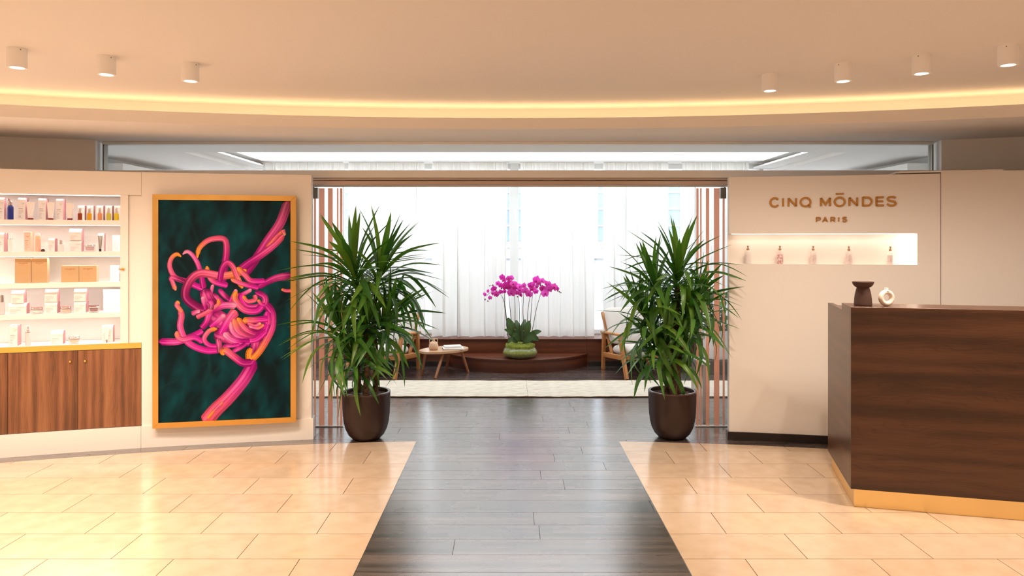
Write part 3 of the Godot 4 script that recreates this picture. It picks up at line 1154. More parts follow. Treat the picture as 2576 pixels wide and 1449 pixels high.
func glyph(ch: String) -> Array:
	match ch:
		"C": return [ell(0.56, 0.5, 0.5, 0.5, 38, 322, 30)]
		"I": return [[Vector2(0.5, 0), Vector2(0.5, 1)]]
		"N": return [[Vector2(0, 0), Vector2(0, 1)], [Vector2(0.0, 1), Vector2(1, 0)], [Vector2(1, 0), Vector2(1, 1)]]
		"Q": return [ell(0.5, 0.5, 0.5, 0.5, 0, 180), ell(0.5, 0.5, 0.5, 0.5, 180, 360), [Vector2(0.72, 0.2), Vector2(1.0, -0.1)]]
		"O": return [ell(0.5, 0.5, 0.5, 0.5, 0, 180), ell(0.5, 0.5, 0.5, 0.5, 180, 360)]
		"M": return [[Vector2(0, 0), Vector2(0, 1)], [Vector2(0, 1), Vector2(0.5, 0.18), Vector2(1, 1)], [Vector2(1, 0), Vector2(1, 1)]]
		"D": return [[Vector2(0, -0.06), Vector2(0, 1.06)], [Vector2(0, 1)] + ell(0.48, 0.5, 0.52, 0.5, 90, -90) + [Vector2(0, 0)]]
		"E": return [[Vector2(0, -0.06), Vector2(0, 1.06)], [Vector2(0, 1), Vector2(1, 1)], [Vector2(0, 0.52), Vector2(0.92, 0.52)], [Vector2(0, 0), Vector2(1.02, 0)]]
		"S": return [catmull([Vector2(0.95, 0.86), Vector2(0.78, 0.97), Vector2(0.5, 1.01), Vector2(0.2, 0.95), Vector2(0.06, 0.77), Vector2(0.18, 0.6), Vector2(0.5, 0.52), Vector2(0.82, 0.44), Vector2(0.97, 0.26), Vector2(0.85, 0.07), Vector2(0.52, -0.01), Vector2(0.2, 0.05), Vector2(0.0, 0.2)], 5)]
		"P": return [[Vector2(0, -0.06), Vector2(0, 1.07)], [Vector2(0, 1)] + ell(0.62, 0.7, 0.34, 0.3, 90, -90, 12) + [Vector2(0, 0.4)]]
		"R": return [[Vector2(0, -0.06), Vector2(0, 1.07)], [Vector2(0, 1)] + ell(0.62, 0.71, 0.34, 0.29, 90, -90, 12) + [Vector2(0, 0.42)], [Vector2(0.5, 0.42), Vector2(0.98, -0.05)]]
		"A": return [[Vector2(-0.02, -0.06), Vector2(0.5, 1.02), Vector2(1.02, -0.06)], [Vector2(0.2, 0.32), Vector2(0.8, 0.32)]]
	return [[Vector2(0, 0), Vector2(1, 0)]]

func letter_mesh(ch: String, w: float, h: float, th: float, depth: float) -> MB:
	var mb := MB.new()
	var half := th * 0.5
	for pl in glyph(ch):
		var pp := PackedVector2Array()
		for q in pl:
			pp.append(Vector2((q.x - 0.5) * (w - th), half + q.y * (h - th)))
		for poly in Geometry2D.offset_polyline(pp, half, Geometry2D.JOIN_MITER, Geometry2D.END_BUTT):
			var ix := Geometry2D.triangulate_polygon(poly)
			for k in range(0, ix.size(), 3):
				var a: Vector2 = poly[ix[k]]
				var b: Vector2 = poly[ix[k + 1]]
				var c: Vector2 = poly[ix[k + 2]]
				mb.tri(Vector3(a.x, a.y, depth), Vector3(b.x, b.y, depth), Vector3(c.x, c.y, depth), Vector3.BACK, Vector3.BACK, Vector3.BACK)
			var cw := -1.0 if Geometry2D.is_polygon_clockwise(poly) else 1.0
			for k in poly.size():
				var a: Vector2 = poly[k]
				var b: Vector2 = poly[(k + 1) % poly.size()]
				var e := b - a
				mb.quad(Vector3(a.x, a.y, 0), Vector3(b.x, b.y, 0), Vector3(b.x, b.y, depth), Vector3(a.x, a.y, depth), Vector3(e.y, -e.x, 0).normalized() * cw)
	return mb

func sign_letters() -> void:
	var base := AX(AS(2095, R0 + 0.01), R0 + 0.01, 1.75)
	var t := thing("wall_lettering", "brass wall lettering reading CINQ MŌNDES PARIS above the lit niche", "sign", base)
	var big := [["C", 103, 298], ["I", 340, 390], ["N", 449, 624], ["Q", 672, 890], ["M", 1048, 1251], ["O", 1302, 1523], ["N", 1575, 1755], ["D", 1824, 2022], ["E", 2075, 2245], ["S", 2272, 2473]]
	var small := [["P", 972, 1068], ["A", 1090, 1195], ["R", 1240, 1335], ["I", 1377, 1413], ["S", 1455, 1553]]
	for g in [[big, 1.7705, 0.0735, 0.0135], [small, 1.657, 0.0385, 0.0078]]:
		for q in g[0]:
			var a := AS(1920 + q[1] / 7.36, R0 + 0.01)
			var b := AS(1920 + q[2] / 7.36, R0 + 0.01)
			var round_ch: bool = q[0] in ["C", "O", "Q", "S"]
			var hh: float = g[2] * (1.05 if round_ch else 1.0)
			var yy: float = g[1] - (g[2] * 0.025 if round_ch else 0.0)
			obj("letter", letter_mesh(q[0], b - a, hh, g[3], 0.01), M.brass_sign, t, base.affine_inverse() * AX((a + b) * 0.5, R0 + 0.0095, yy))
	var mb := MB.new()
	var a2 := AS(1920 + 1340 / 7.36, R0 + 0.01)
	var b2 := AS(1920 + 1487 / 7.36, R0 + 0.01)
	mb.box(Vector3(-(b2 - a2) * 0.5, 0, 0), Vector3((b2 - a2) * 0.5, 0.011, 0.01), 0.0005)
	obj("macron", mb, M.brass_sign, t, base.affine_inverse() * AX((a2 + b2) * 0.5, R0 + 0.0095, 1.861))

const SKY_E := 6.5
const LED_SHELF := Color(1.0, 0.93, 0.89)
const SHELF_E := 0.058
const LED_NICHE := Color(1.0, 0.9, 0.82)
const NICHE_E := 0.017
const COVE_C := Color(1.0, 0.83, 0.62)
const COVE_E := 0.034
const SPOT_C := Color(1.0, 0.915, 0.835)
const TRAY_C := Color(0.95, 0.98, 1.0)
const TRAY_E := 6.0
const LOBBY_FILL_E := 1.9
const SPOT_E := 1.5

func cove_lights() -> void:
	# warm strip lying in the cove behind the lip
	var t := thing("cove_light_strip", "warm light strip hidden behind the curved ceiling lip", "light strip")
	var mb := MB.new()
	ring_block(mb, SKX, SKZ, -asin(5.1 / 10.65), asin(4.9 / 10.65), 10.62, 10.64, 2.3455, 2.382, 60)
	obj("strip", mb, emit(COVE_C, 2.0), t)
	var n := 18
	var a0 := -asin(5.1 / 10.65)
	var a1 := asin(4.9 / 10.65)
	for k in n:
		var a := lerpf(a0, a1, (k + 0.5) / n)
		var p := Vector3(10.63 * sin(a), 2.386, SKZ - 10.63 * cos(a))
		area(Transform3D(Basis(Vector3.UP, -a) * Basis(Vector3.RIGHT, PI / 2 + 0.3), p), (a1 - a0) * 10.66 / n, 0.015, COVE_C, COVE_E, t)

func lounge_lights() -> void:
	# stretched luminous panel that fills the lounge ceiling tray
	var mb := MB.new()
	flat_box(mb, -3.04, 3.09, 2.5, 2.512, 7.36, 9.0)
	var t := obj("luminous_ceiling_panel", mb, emit(TRAY_C, 1.2))
	tag(t, "large white luminous panel in the lounge ceiling tray", "light panel")
	area(Transform3D(Basis(Vector3.RIGHT, -PI / 2), Vector3(0.025, 2.497, -8.18)), 6.1, 1.6, TRAY_C, TRAY_E, t)

func downlights() -> void:
	var spots := [[-2.545, 3.80, "white cylinder downlight nearest the left picture edge"], [-2.172, 3.96, "white cylinder downlight, middle of the left row of three"], [-1.79, 4.12, "white cylinder downlight, right end of the left row"], [1.545, 4.385, "white cylinder downlight, left end of the right row"], [1.863, 4.125, "white cylinder downlight, second of the right row"], [2.196, 3.935, "white cylinder downlight, third of the right row"], [2.53, 3.744, "white cylinder downlight nearest the right picture edge"],
		[-2.93, 3.62, "white cylinder downlight just outside the left picture edge"], [-3.3, 3.42, "white cylinder downlight far outside the left picture edge"], [-3.7, 3.2, "added unseen white fill downlight beyond the left shelves"], [-3.2, 2.4, "added unseen white fill downlight left of the viewer, front"], [-2.5, 2.7, "added unseen white fill downlight left of the viewer, inner"], [2.88, 3.53, "white cylinder downlight just outside the right picture edge"], [3.22, 3.3, "white cylinder downlight far outside the right picture edge"]]  # unseen left lamps beyond the shelves and beside the viewer are added fill
	for k in 10:  # unseen lobby rows, added to raise the ambient light
		spots.append([[-3.3, -1.7, 0.0, 1.7, 3.3][k % 5], [0.2, -1.9][k / 5], "added unseen white fill downlight over the lobby behind the viewer, %s row, %s" % [["front", "rear"][k / 5], ["far left", "left of centre", "centre", "right of centre", "far right"][k % 5]]])
	for q in spots:
		var t := thing("downlight", q[2], "downlight", at(q[0], 2.507, q[1], atan2(q[0], q[1])), "white ceiling downlights")
		var mb := MB.new()
		var r := 0.0465
		var sa := 1.5 if q[0] < 1.6 else -1.35
		var h := 0.1
		mb.lathe([Vector2(0, 0), Vector2(r, 0), Vector2(r, 0), Vector2(r, -h + 0.001), Vector2(r - 0.001, -h), Vector2(r - 0.001, -h), Vector2(0.034, -h), Vector2(0.034, -h), Vector2(0.031, -h + 0.01), Vector2(0.031, -h + 0.012), Vector2(0, -h + 0.012)], 40)
		obj("housing", mb, M.lampwhite, t)
		mb = MB.new()
		mb.lathe([Vector2(0, -h + 0.0115), Vector2(0.0285, -h + 0.0115), Vector2(0.0285, -h + 0.004), Vector2(0, -h + 0.003)], 24)
		obj("lamp", mb, emit(Color(1, 0.93, 0.86), 6.0), t)
		mb = MB.new()
		mb.lathe([Vector2(0, 0.001), Vector2(0.003, 0.001), Vector2(0.003, 0), Vector2(0, 0)], 8)
		obj("screw", mb, M.steel_dark, t, Transform3D(Basis(Vector3.RIGHT, PI / 2).rotated(Vector3.UP, sa), Vector3(sin(sa) * r, -0.012, cos(sa) * r)))
		var l := SpotLight3D.new()
		l.light_color = SPOT_C
		l.light_energy = (SPOT_E * (1.4 if q[0] < 0.0 else 1.0)) if q[1] > 1.0 else LOBBY_FILL_E
		l.light_size = 0.03
		l.spot_angle = 80.0
		l.spot_angle_attenuation = 1.0
		l.spot_range = 14.0
		l.shadow_enabled = true
		l.position = Vector3(0, -h - 0.006, 0)
		l.rotation = Vector3(-PI / 2, 0, 0)
		t.add_child(l)

# flower print: ribbons of petals laid over a dark teal ground
func picture_tex() -> ImageTexture:
	var W := 700
	var H := 1180
	var im := Image.create(W, H, false, Image.FORMAT_RGB8)
	var n1 := nz(501, 0.0045, 3)
	var n2 := nz(502, 0.012, 2)
	for y in H:
		for x in W:
			var q := n1.get_noise_2d(x * 1.3, y * 0.7) * 0.9 + n2.get_noise_2d(x + y * 0.5, y * 0.5 - x * 0.3) * 0.35
			var c := Color(0.01, 0.1, 0.12).lerp(Color(0.0, 0.28, 0.31), clampf(0.36 + q * 0.8, 0.0, 1.0))
			im.set_pixel(x, y, c)
	# soft veins out of focus behind the flower
	for vn in [[0, 200, 330, 640, 26], [120, 0, 300, 560, 22], [420, 760, 60, 1180, 30], [260, 820, 250, 1180, 22], [0, 1000, 260, 860, 18], [700, 560, 480, 620, 26], [480, 780, 640, 930, 24], [520, 120, 480, 420, 60]]:
		ribbon_draw(im, [Vector2(vn[0], vn[1]), Vector2((vn[0] + vn[2]) * 0.5 + 14, (vn[1] + vn[3]) * 0.5), Vector2(vn[2], vn[3])], vn[4], vn[4], Color(0.09, 0.24, 0.25), Color(0.03, 0.2, 0.22), 0.35, true)
	var dm := c8(120, 10, 84)
	var mg := c8(196, 24, 150)
	var mg2 := c8(160, 12, 120)
	var pk := c8(244, 134, 176)
	var pk2 := c8(226, 84, 120)
	var sal := c8(240, 120, 96)
	var org := c8(246, 138, 44)
	var plum := c8(150, 62, 104)
	# [picture 0 upper / 1 lower, start width, end width, start colour, end colour, points...]
	var R := [
		[1, 110, 90, dm, dm, 1230, 380, 1200, 480, 1180, 600], [0, 105, 90, plum, mg2, 1665, 40, 1560, 330, 1400, 560, 1240, 800, 1100, 990],
		[0, 36, 60, org, sal, 1600, 430, 1500, 520, 1400, 650], [0, 60, 85, pk2, mg2, 1610, 480, 1500, 600, 1330, 730, 1150, 850, 1050, 930],
		[0, 50, 30, sal, c8(220, 150, 120), 1590, 420, 1620, 490], [0, 85, 60, dm, mg2, 1710, 1000, 1520, 1030, 1380, 1090, 1280, 1150], [0, 30, 40, org, pk2, 1575, 1175, 1640, 1195, 1710, 1190],
		[0, 45, 80, org, mg2, 510, 780, 535, 660, 640, 560, 780, 530, 860, 560, 875, 700, 850, 900, 820, 1100], [0, 40, 66, org, mg, 310, 765, 255, 735, 190, 790, 172, 900, 240, 1030, 380, 1085, 580, 1175],
		[0, 34, 66, pk, mg2, 330, 735, 385, 700, 450, 745, 515, 850, 560, 1000, 590, 1170], [0, 44, 40, sal, dm, 245, 1195, 205, 1090, 190, 1030, 300, 1060, 420, 1120],
		[0, 44, 62, org, mg, 630, 885, 650, 1000, 720, 1085, 890, 1130], [0, 34, 44, pk, mg, 705, 1120, 660, 1300], [0, 50, 60, mg2, dm, 780, 1180, 850, 1260, 930, 1330], [0, 46, 60, dm, mg2, 700, 1230, 800, 1330, 880, 1400],
		[0, 110, 150, dm, dm, 600, 1180, 640, 1300, 700, 1420], [1, 170, 160, dm, dm, 620, 60, 800, 180, 1000, 240, 1200, 300], [1, 120, 140, dm, mg2, 700, 330, 860, 380, 1000, 400],
		[0, 74, 96, org, dm, 1125, 935, 950, 990, 790, 1005, 560, 975, 440, 1045, 372, 1180, 378, 1300, 510, 1410, 600, 1440], [0, 56, 60, org, mg2, 1075, 1165, 1005, 1010, 950, 885, 880, 840, 820, 920, 790, 1080],
		[0, 56, 60, org, mg, 1010, 900, 1110, 1000, 1190, 1070, 1360, 1072], [0, 44, 56, sal, mg, 930, 1050, 1080, 1110, 1280, 1160], [0, 40, 44, pk, mg, 1000, 1180, 960, 1260, 920, 1340], [0, 40, 44, pk, mg2, 1190, 1180, 1080, 1240, 1000, 1250],
		[1, 86, 60, mg2, org, 1300, -60, 1395, 60, 1410, 180, 1390, 300, 1290, 490, 1200, 610, 1130, 650, 1115, 580, 1145, 515], [1, 78, 80, mg, mg2, 1340, 60, 1350, 200, 1280, 310, 1120, 360],
		[0, 66, 70, mg2, mg, 1240, 1215, 1345, 1260, 1365, 1340, 1280, 1400, 1130, 1400, 1060, 1300, 1080, 1240], [0, 40, 48, org, pk2, 1085, 1260, 1140, 1330, 1240, 1310, 1230, 1250], [0, 62, 78, org, mg, 1000, 1205, 978, 1290, 1040, 1390, 1130, 1449, 1260, 1449, 1330, 1380], [0, 34, 40, org, mg, 1275, 1310, 1310, 1360, 1360, 1380],
		[0, 76, 66, pk, mg2, 1000, 1385, 850, 1385, 740, 1430, 640, 1500], [1, 104, 84, pk2, mg, 960, 50, 870, 180, 780, 340], [1, 60, 56, pk, mg, 825, 105, 730, 190, 650, 260], [1, 70, 60, mg, mg2, 650, 30, 610, 180, 545, 270],
		[0, 40, 50, org, pk2, 770, 1305, 770, 1370, 690, 1430, 600, 1490, 500, 1540], [0, 52, 40, pk, mg2, 580, 1275, 595, 1360, 615, 1440], [0, 48, 50, mg2, plum, 645, 1320, 690, 1370, 680, 1440], [1, 56, 30, plum, pk, 425, 95, 480, 70, 525, 60],
		[1, 66, 70, org, mg, 1045, 170, 1180, 165, 1350, 150], [1, 60, 64, org, mg2, 980, 140, 1060, 260, 1190, 330, 1300, 300], [1, 66, 76, sal, mg, 930, 150, 990, 310, 1150, 400, 1290, 330, 1345, 210], [1, 40, 70, pk, mg, 895, 190, 915, 300, 1020, 390, 1190, 410, 1330, 300],
		[1, 40, 36, c8(240, 150, 120), pk2, 1270, 205, 1190, 240, 1105, 205], [1, 30, 34, pk, sal, 1120, 240, 1230, 265, 1300, 220], [1, 74, 80, pk, c8(176, 10, 140), 815, 325, 890, 400, 1010, 440, 1130, 440],
		[1, 74, 60, mg2, mg, 40, 435, 250, 435, 420, 375, 560, 300], [1, 60, 70, pk2, mg, 270, 20, 305, 110, 290, 250, 345, 400, 450, 490, 620, 545, 790, 525], [0, 50, 44, org, sal, 290, 1345, 255, 1375, 290, 1430, 320, 1470],
		[1, 54, 56, sal, mg, 245, 310, 270, 385, 335, 410, 460, 385, 560, 440], [1, 44, 50, org, mg, 730, 275, 640, 300, 575, 400, 640, 480, 770, 490], [1, 44, 40, mg2, mg, 800, 490, 900, 485, 1000, 470], [1, 40, 50, mg, mg2, 920, 555, 1010, 510, 1080, 460],
		[1, 54, 60, plum, plum, 742, 395, 758, 480, 765, 560], [1, 120, 150, mg2, pk2, 1190, 660, 1060, 890, 880, 1110, 700, 1290, 590, 1430], [1, 40, 30, sal, org, 800, 1180, 690, 1290, 620, 1380], [1, 70, 80, org, mg2, 800, 600, 820, 535, 940, 620, 1040, 690, 1150, 690]]
	for r in R:
		var pts := []
		for k in range(5, r.size(), 2):
			var sc: float = 5.084 if r[0] == 0 else 4.913
			var px: float = 395.0 + r[k] / sc
			var py: float = (495.0 if r[0] == 0 else 770.0) + r[k + 1] / sc
			var u := (px - 401.5) / 327.5
			var top := lerpf(502.5, 505.0, u)
			var bot := lerpf(1063.0, 1046.0, u)
			pts.append(Vector2(u * W, (py - top) / (bot - top) * H))
		var f := 2.6 / (5.084 if r[0] == 0 else 4.913)
		ribbon_draw(im, catmull(pts, 14), r[1] * f, r[2] * f, r[3], r[4], 1.0, false)
	# maker's mark in the corner
	for k in 60:
		var a := TAU * k / 60.0
		im.set_pixelv(Vector2i(Vector2(682, 1128) + Vector2.from_angle(a) * 8.0), Color(0.12, 0.25, 0.26))
	im.fill_rect(Rect2i(676, 1110, 13, 2), Color(0.12, 0.25, 0.26))
	return ImageTexture.create_from_image(im)

func ribbon_draw(im: Image, pts: Array, w0: float, w1: float, c0: Color, c1: Color, amt: float, soft: bool) -> void:
	var path := pts if not soft else catmull(pts, 30)
	var n := nz(int(w0 * 7.0 + pts.size()), 0.25, 2)
	var lens := 0.0
	for k in path.size() - 1:
		lens += path[k].distance_to(path[k + 1])
	var run := 0.0
	var W := im.get_width()
	var H := im.get_height()
	for k in path.size() - 1:
		var a: Vector2 = path[k]
		var b: Vector2 = path[k + 1]
		var seg := a.distance_to(b)
		var st := maxi(1, int(seg / 0.35))
		var dir := (b - a).normalized()
		var nn := Vector2(-dir.y, dir.x)
		for j in st:
			var t := (run + seg * j / st) / maxf(lens, 1.0)
			var taper := minf(1.0, t * 9.0 + 0.35) * minf(1.0, (1.0 - t) * 12.0 + 0.6)
			var hw := lerpf(w0, w1, t) * 0.5 * taper
			var p := a + (b - a) * (j / float(st))
			var base := c0.lerp(c1, smoothstep(0.05, 0.75, t)) if soft else c0.lerp(c0.lerp(c8(224, 76, 160), 0.75), smoothstep(0.04, 0.3, t)).lerp(c1, smoothstep(0.3, 0.85, t))
			var q := -hw
			while q <= hw:
				var e := q / hw
				var pt := p + nn * q
				var ix := int(pt.x)
				var iy := int(pt.y)
				if ix >= 0 and iy >= 0 and ix < W and iy < H:
					if soft:
						var fade := (1.0 - e * e) * amt
						im.set_pixel(ix, iy, im.get_pixel(ix, iy).lerp(base, fade * 0.25))
					else:
						var sh := 0.84 + 0.22 * (1.0 - pow(absf(e - 0.18), 1.6)) + 0.34 * n.get_noise_2d(e * 34.0, t * 5.0) - 0.16 * maxf(0.0, sin(e * 9.0 + 1.0))
						if absf(e) > 0.88:
							sh *= 0.8
						var c := Color(base.r * sh, base.g * sh, base.b * sh)
						if e > 0.1 and e < 0.5:
							c = c.lerp(Color(1.0, 0.74, 0.8), 0.24)
						im.set_pixel(ix, iy, c.clamp())
				q += 0.5
		run += seg

func picture() -> void:
	# stands against the panel: chord of the curved wall
	var a := Vector3(-2.612, 0, -5.392)
	var b := Vector3(-1.622, 0, -5.584)
	var mid := (a + b) * 0.5
	var wd := a.distance_to(b)
	var turn := atan2(-(b.z - a.z), b.x - a.x)
	var t := thing("framed_picture", "tall brass-framed picture of a magenta spider flower on dark teal", "picture", Transform3D(Basis(Vector3.UP, turn), mid + Vector3(0, 0.148, 0)))
	var h := 1.708
	var fw := 0.04
	for k in 4:
		var mb := MB.new()
		var ln: float = wd if k % 2 == 0 else h
		# mitred bar along x, then turned into place
		var z0 := 0.0
		var z1 := 0.032
		var A := Vector3(-ln / 2, 0, 0)
		var B := Vector3(ln / 2, 0, 0)
		var C := Vector3(ln / 2 - fw, fw, 0)
		var D := Vector3(-ln / 2 + fw, fw, 0)
		var zz := Vector3(0, 0, z1)
		mb.fq(A + zz, B + zz, C + zz, D + zz, Vector3.BACK)
		mb.fq(A, B, C, D, Vector3.FORWARD)
		mb.fq(A, B, B + zz, A + zz, Vector3.DOWN)
		mb.fq(D, C, C + zz, D + zz, Vector3.UP)
		mb.fq(A, D, D + zz, A + zz, Vector3(-1, 1, 0).normalized())
		mb.fq(B, C, C + zz, B + zz, Vector3(1, 1, 0).normalized())
		var pos: Vector3 = [Vector3(0, 0, 0), Vector3(wd / 2, h / 2, 0), Vector3(0, h, 0), Vector3(-wd / 2, h / 2, 0)][k]
		obj("frame_bar", mb, M.brass, t, Transform3D(Basis(Vector3.BACK, k * PI / 2).scaled(Vector3(0.9992, 0.9992, 1)), pos))
	var mb := MB.new()
	var x := wd / 2 - fw + 0.002
	mb.quad(Vector3(-x, fw - 0.002, 0.02), Vector3(x, fw - 0.002, 0.02), Vector3(x, h - fw + 0.002, 0.02), Vector3(-x, h - fw + 0.002, 0.02), Vector3.BACK, Vector2(0, 1), Vector2(1, 1), Vector2(1, 0), Vector2(0, 0))
	mb.box(Vector3(-x, fw - 0.002, 0.004), Vector3(x, h - fw + 0.002, 0.0195))
	var pm := std(Color.WHITE, 0.5, 0.0, 0.25)
	pm.albedo_texture = picture_tex()
	pm.texture_repeat = false
	obj("print", mb, pm, t)

# crop columns (5.175 per image pixel) are turned into lengths along the curved shelf
func GS(x: float, r: float) -> float:
	return AS(x / 5.175, r)

func GH(y0: float, y1: float, s: float, r: float) -> float:
	return (y1 - y0) / 5.175 * AD(s, r) / F

func carton_mesh(w: float, h: float, dp: float, cut: float, front: Material, side: Material, top: Material) -> ArrayMesh:
	var m := ArrayMesh.new()
	var a := MB.new()
	var z := dp
	var x := w / 2
	var hf := h - cut
	a.quad(Vector3(-x, 0, z), Vector3(x, 0, z), Vector3(x, hf, z), Vector3(-x, hf, z), Vector3.BACK, Vector2(0, 1), Vector2(1, 1), Vector2(1, 0), Vector2(0, 0))
	a.quad(Vector3(-x, 0, 0), Vector3(x, 0, 0), Vector3(x, h, 0), Vector3(-x, h, 0), Vector3.FORWARD, Vector2(0, 1), Vector2(1, 1), Vector2(1, 0), Vector2(0, 0))
	a.quad(Vector3(-x, 0, 0), Vector3(x, 0, 0), Vector3(x, 0, z), Vector3(-x, 0, z), Vector3.DOWN)
	a.into(m)
	m.surface_set_material(0, front)
	a = MB.new()
	var zc := z - cut * 0.8
	for s in [-1.0, 1.0]:
		var p := [Vector3(x * s, 0, 0), Vector3(x * s, 0, z), Vector3(x * s, hf, z), Vector3(x * s, h, zc), Vector3(x * s, h, 0)]
		var nn := Vector3(s, 0, 0)
		for k in 3:
			var u0: Vector3 = p[0]
			var u1: Vector3 = p[k + 1]
			var u2: Vector3 = p[k + 2]
			a.tri(u0, u1, u2, nn, nn, nn, Vector2(1 - u0.z / z, 1 - u0.y / h), Vector2(1 - u1.z / z, 1 - u1.y / h), Vector2(1 - u2.z / z, 1 - u2.y / h))
	a.into(m)
	m.surface_set_material(1, side)
	a = MB.new()
	a.quad(Vector3(-x, hf, z), Vector3(x, hf, z), Vector3(x, h, zc), Vector3(-x, h, zc), Vector3(0, 0.8, 1).normalized())
	a.quad(Vector3(-x, h, zc), Vector3(x, h, zc), Vector3(x, h, 0), Vector3(-x, h, 0), Vector3.UP)
	a.into(m)
	m.surface_set_material(2, top)
	return m

# x0..x1: front face columns, y0..y1 rows of the crop, shelf height, setback of the front face
func carton(label: String, x0: float, x1: float, y0: float, y1: float, Y: float, back: float, dp: float, cut := 0.012, kind := "white") -> void:
	var r := R0 + back
	var s0 := GS(x0, r)
	var s1 := GS(x1, r)
	var sm := (s0 + s1) * 0.5
	var h := GH(y0, y1, sm, r)
	var f: Material = M.carton
	var sd: Material = M.carton_side
	var tp: Material = M.carton_top
	if kind == "peach":
		f = M.peach
		sd = M.peach_side
		tp = M.peach_side
	elif kind == "gold":
		f = M.goldbox
		sd = M.goldside
		tp = M.goldside
	elif kind == "blank":
		sd = M.carton_top
		f = M.cardw
	var o := put("carton", carton_mesh(s1 - s0, h, dp, cut, f, sd, tp), null, self, AX(sm, r + dp, Y))
	tag(o, label, "carton", "cartons on the display shelves")
	if kind == "gold":
		var rows := [["CINQ MŌNDES", 0.8, 0.03], ["PARIS", 0.745, 0.016], ["— — — —", 0.53, 0.018], ["— — — — — —", 0.44, 0.013], ["— — — — —", 0.39, 0.013]]
		for q in rows:
			var tm := TextMesh.new()
			tm.text = q[0]
			tm.font_size = 16
			tm.pixel_size = q[2] * 0.3 / 16.0 * (s1 - s0) / 0.11
			tm.depth = 0.0004
			tm.curve_step = 4.0
			put("printed_text", tm, M.goldprint, o, Transform3D(Basis.IDENTITY, Vector3(0, h * q[1], dp + 0.0003)))

func bottle(called: String, label: String, x0: float, x1: float, y0: float, y1: float, Y: float, back: float, parts: Array, cat := "bottle", segs := 24) -> void:
	var r := R0 + back
	var s0 := GS(x0, r)
	var s1 := GS(x1, r)
	var sm := (s0 + s1) * 0.5
	var h := GH(y0, y1, sm, r)
	var hw := (s1 - s0) * 0.5
	var t := thing(called, label, cat, AX(sm, r, Y), "")
	for p in parts:
		var mb := MB.new()
		var prof := []
		for q in p[1]:
			prof.append(Vector2(q[0] * hw, q[1] * h))
			if p.size() > 3:
				prof.append(Vector2(q[0] * hw, q[1] * h))
		mb.lathe(prof, segs)
		obj(p[0], mb, p[2], t)

func cyl(r: float, y0: float, y1: float) -> Array:
	return [[0, y0], [r * 0.97, y0], [r, y0 + 0.015], [r, y1 - 0.015], [r * 0.96, y1], [0, y1]]

func jar(label: String, x0: float, x1: float, y0: float, y1: float, Y: float, back: float, fill: Material, rim: Material) -> void:
	bottle("cream_jar", label, x0, x1, y0, y1, Y, back, [["glass", [[0, 0], [0.96, 0], [1.0, 0.06], [1.0, 0.6], [0.96, 0.64], [0, 0.64]], M.clear], ["cream", [[0, 0.16], [0.66, 0.16], [0.76, 0.26], [0.78, 0.6], [0, 0.6]], fill], ["rim", [[0, 0.641], [1.0, 0.641], [1.0, 0.96], [0.94, 1.0], [0.8, 1.0], [0.8, 0.97], [0, 0.97]], rim], ["lid", [[0, 0.972], [0.78, 0.972], [0.78, 0.99], [0, 0.99]], M.chrome], ["lid_band", [[0, 0.66], [1.005, 0.66], [1.005, 0.9], [0, 0.9]], M.chrome]], "jar", 28)

func tube_item(label: String, x0: float, x1: float, y0: float, y1: float, Y: float, back: float, body: Material, cap: Material, caph := 0.1, narrow := 0.62, capnarrow := 0.0) -> void:
	var r := R0 + back
	var s0 := GS(x0, r)
	var s1 := GS(x1, r)
	var sm := (s0 + s1) * 0.5
	var h := GH(y0, y1, sm, r)
	var hw := (s1 - s0) * 0.5
	var t := thing("cosmetic_tube", label, "tube", AX(sm, r, Y))
	var mb := MB.new()
	var P := []
	for k in 11:
		var u := k / 10.0
		var y := lerpf(caph, 1.0, u) * h
		var rx := lerpf(narrow, 1.0, u) * hw
		var rz := lerpf(narrow, 0.04, pow(u, 1.3)) * hw
		var row := PackedVector3Array()
		for j in 24:
			var a := TAU * j / 24
			row.append(Vector3(cos(a) * rx, y, sin(a) * rz))
		P.append(row)
	mb.grid(P, true, -1.0)
	mb.lathe([Vector2(0, caph * h), Vector2(narrow * hw, caph * h)], 24)
	obj("sleeve", mb, body, t)
	mb = MB.new()
	var cr := narrow * hw * (1.0 if capnarrow == 0.0 else capnarrow)
	mb.lathe([Vector2(0, 0), Vector2(cr, 0), Vector2(cr, 0), Vector2(cr, caph * h - 0.0004), Vector2(cr, caph * h - 0.0004), Vector2(0, caph * h - 0.0004)], 24)
	obj("cap", mb, cap, t)

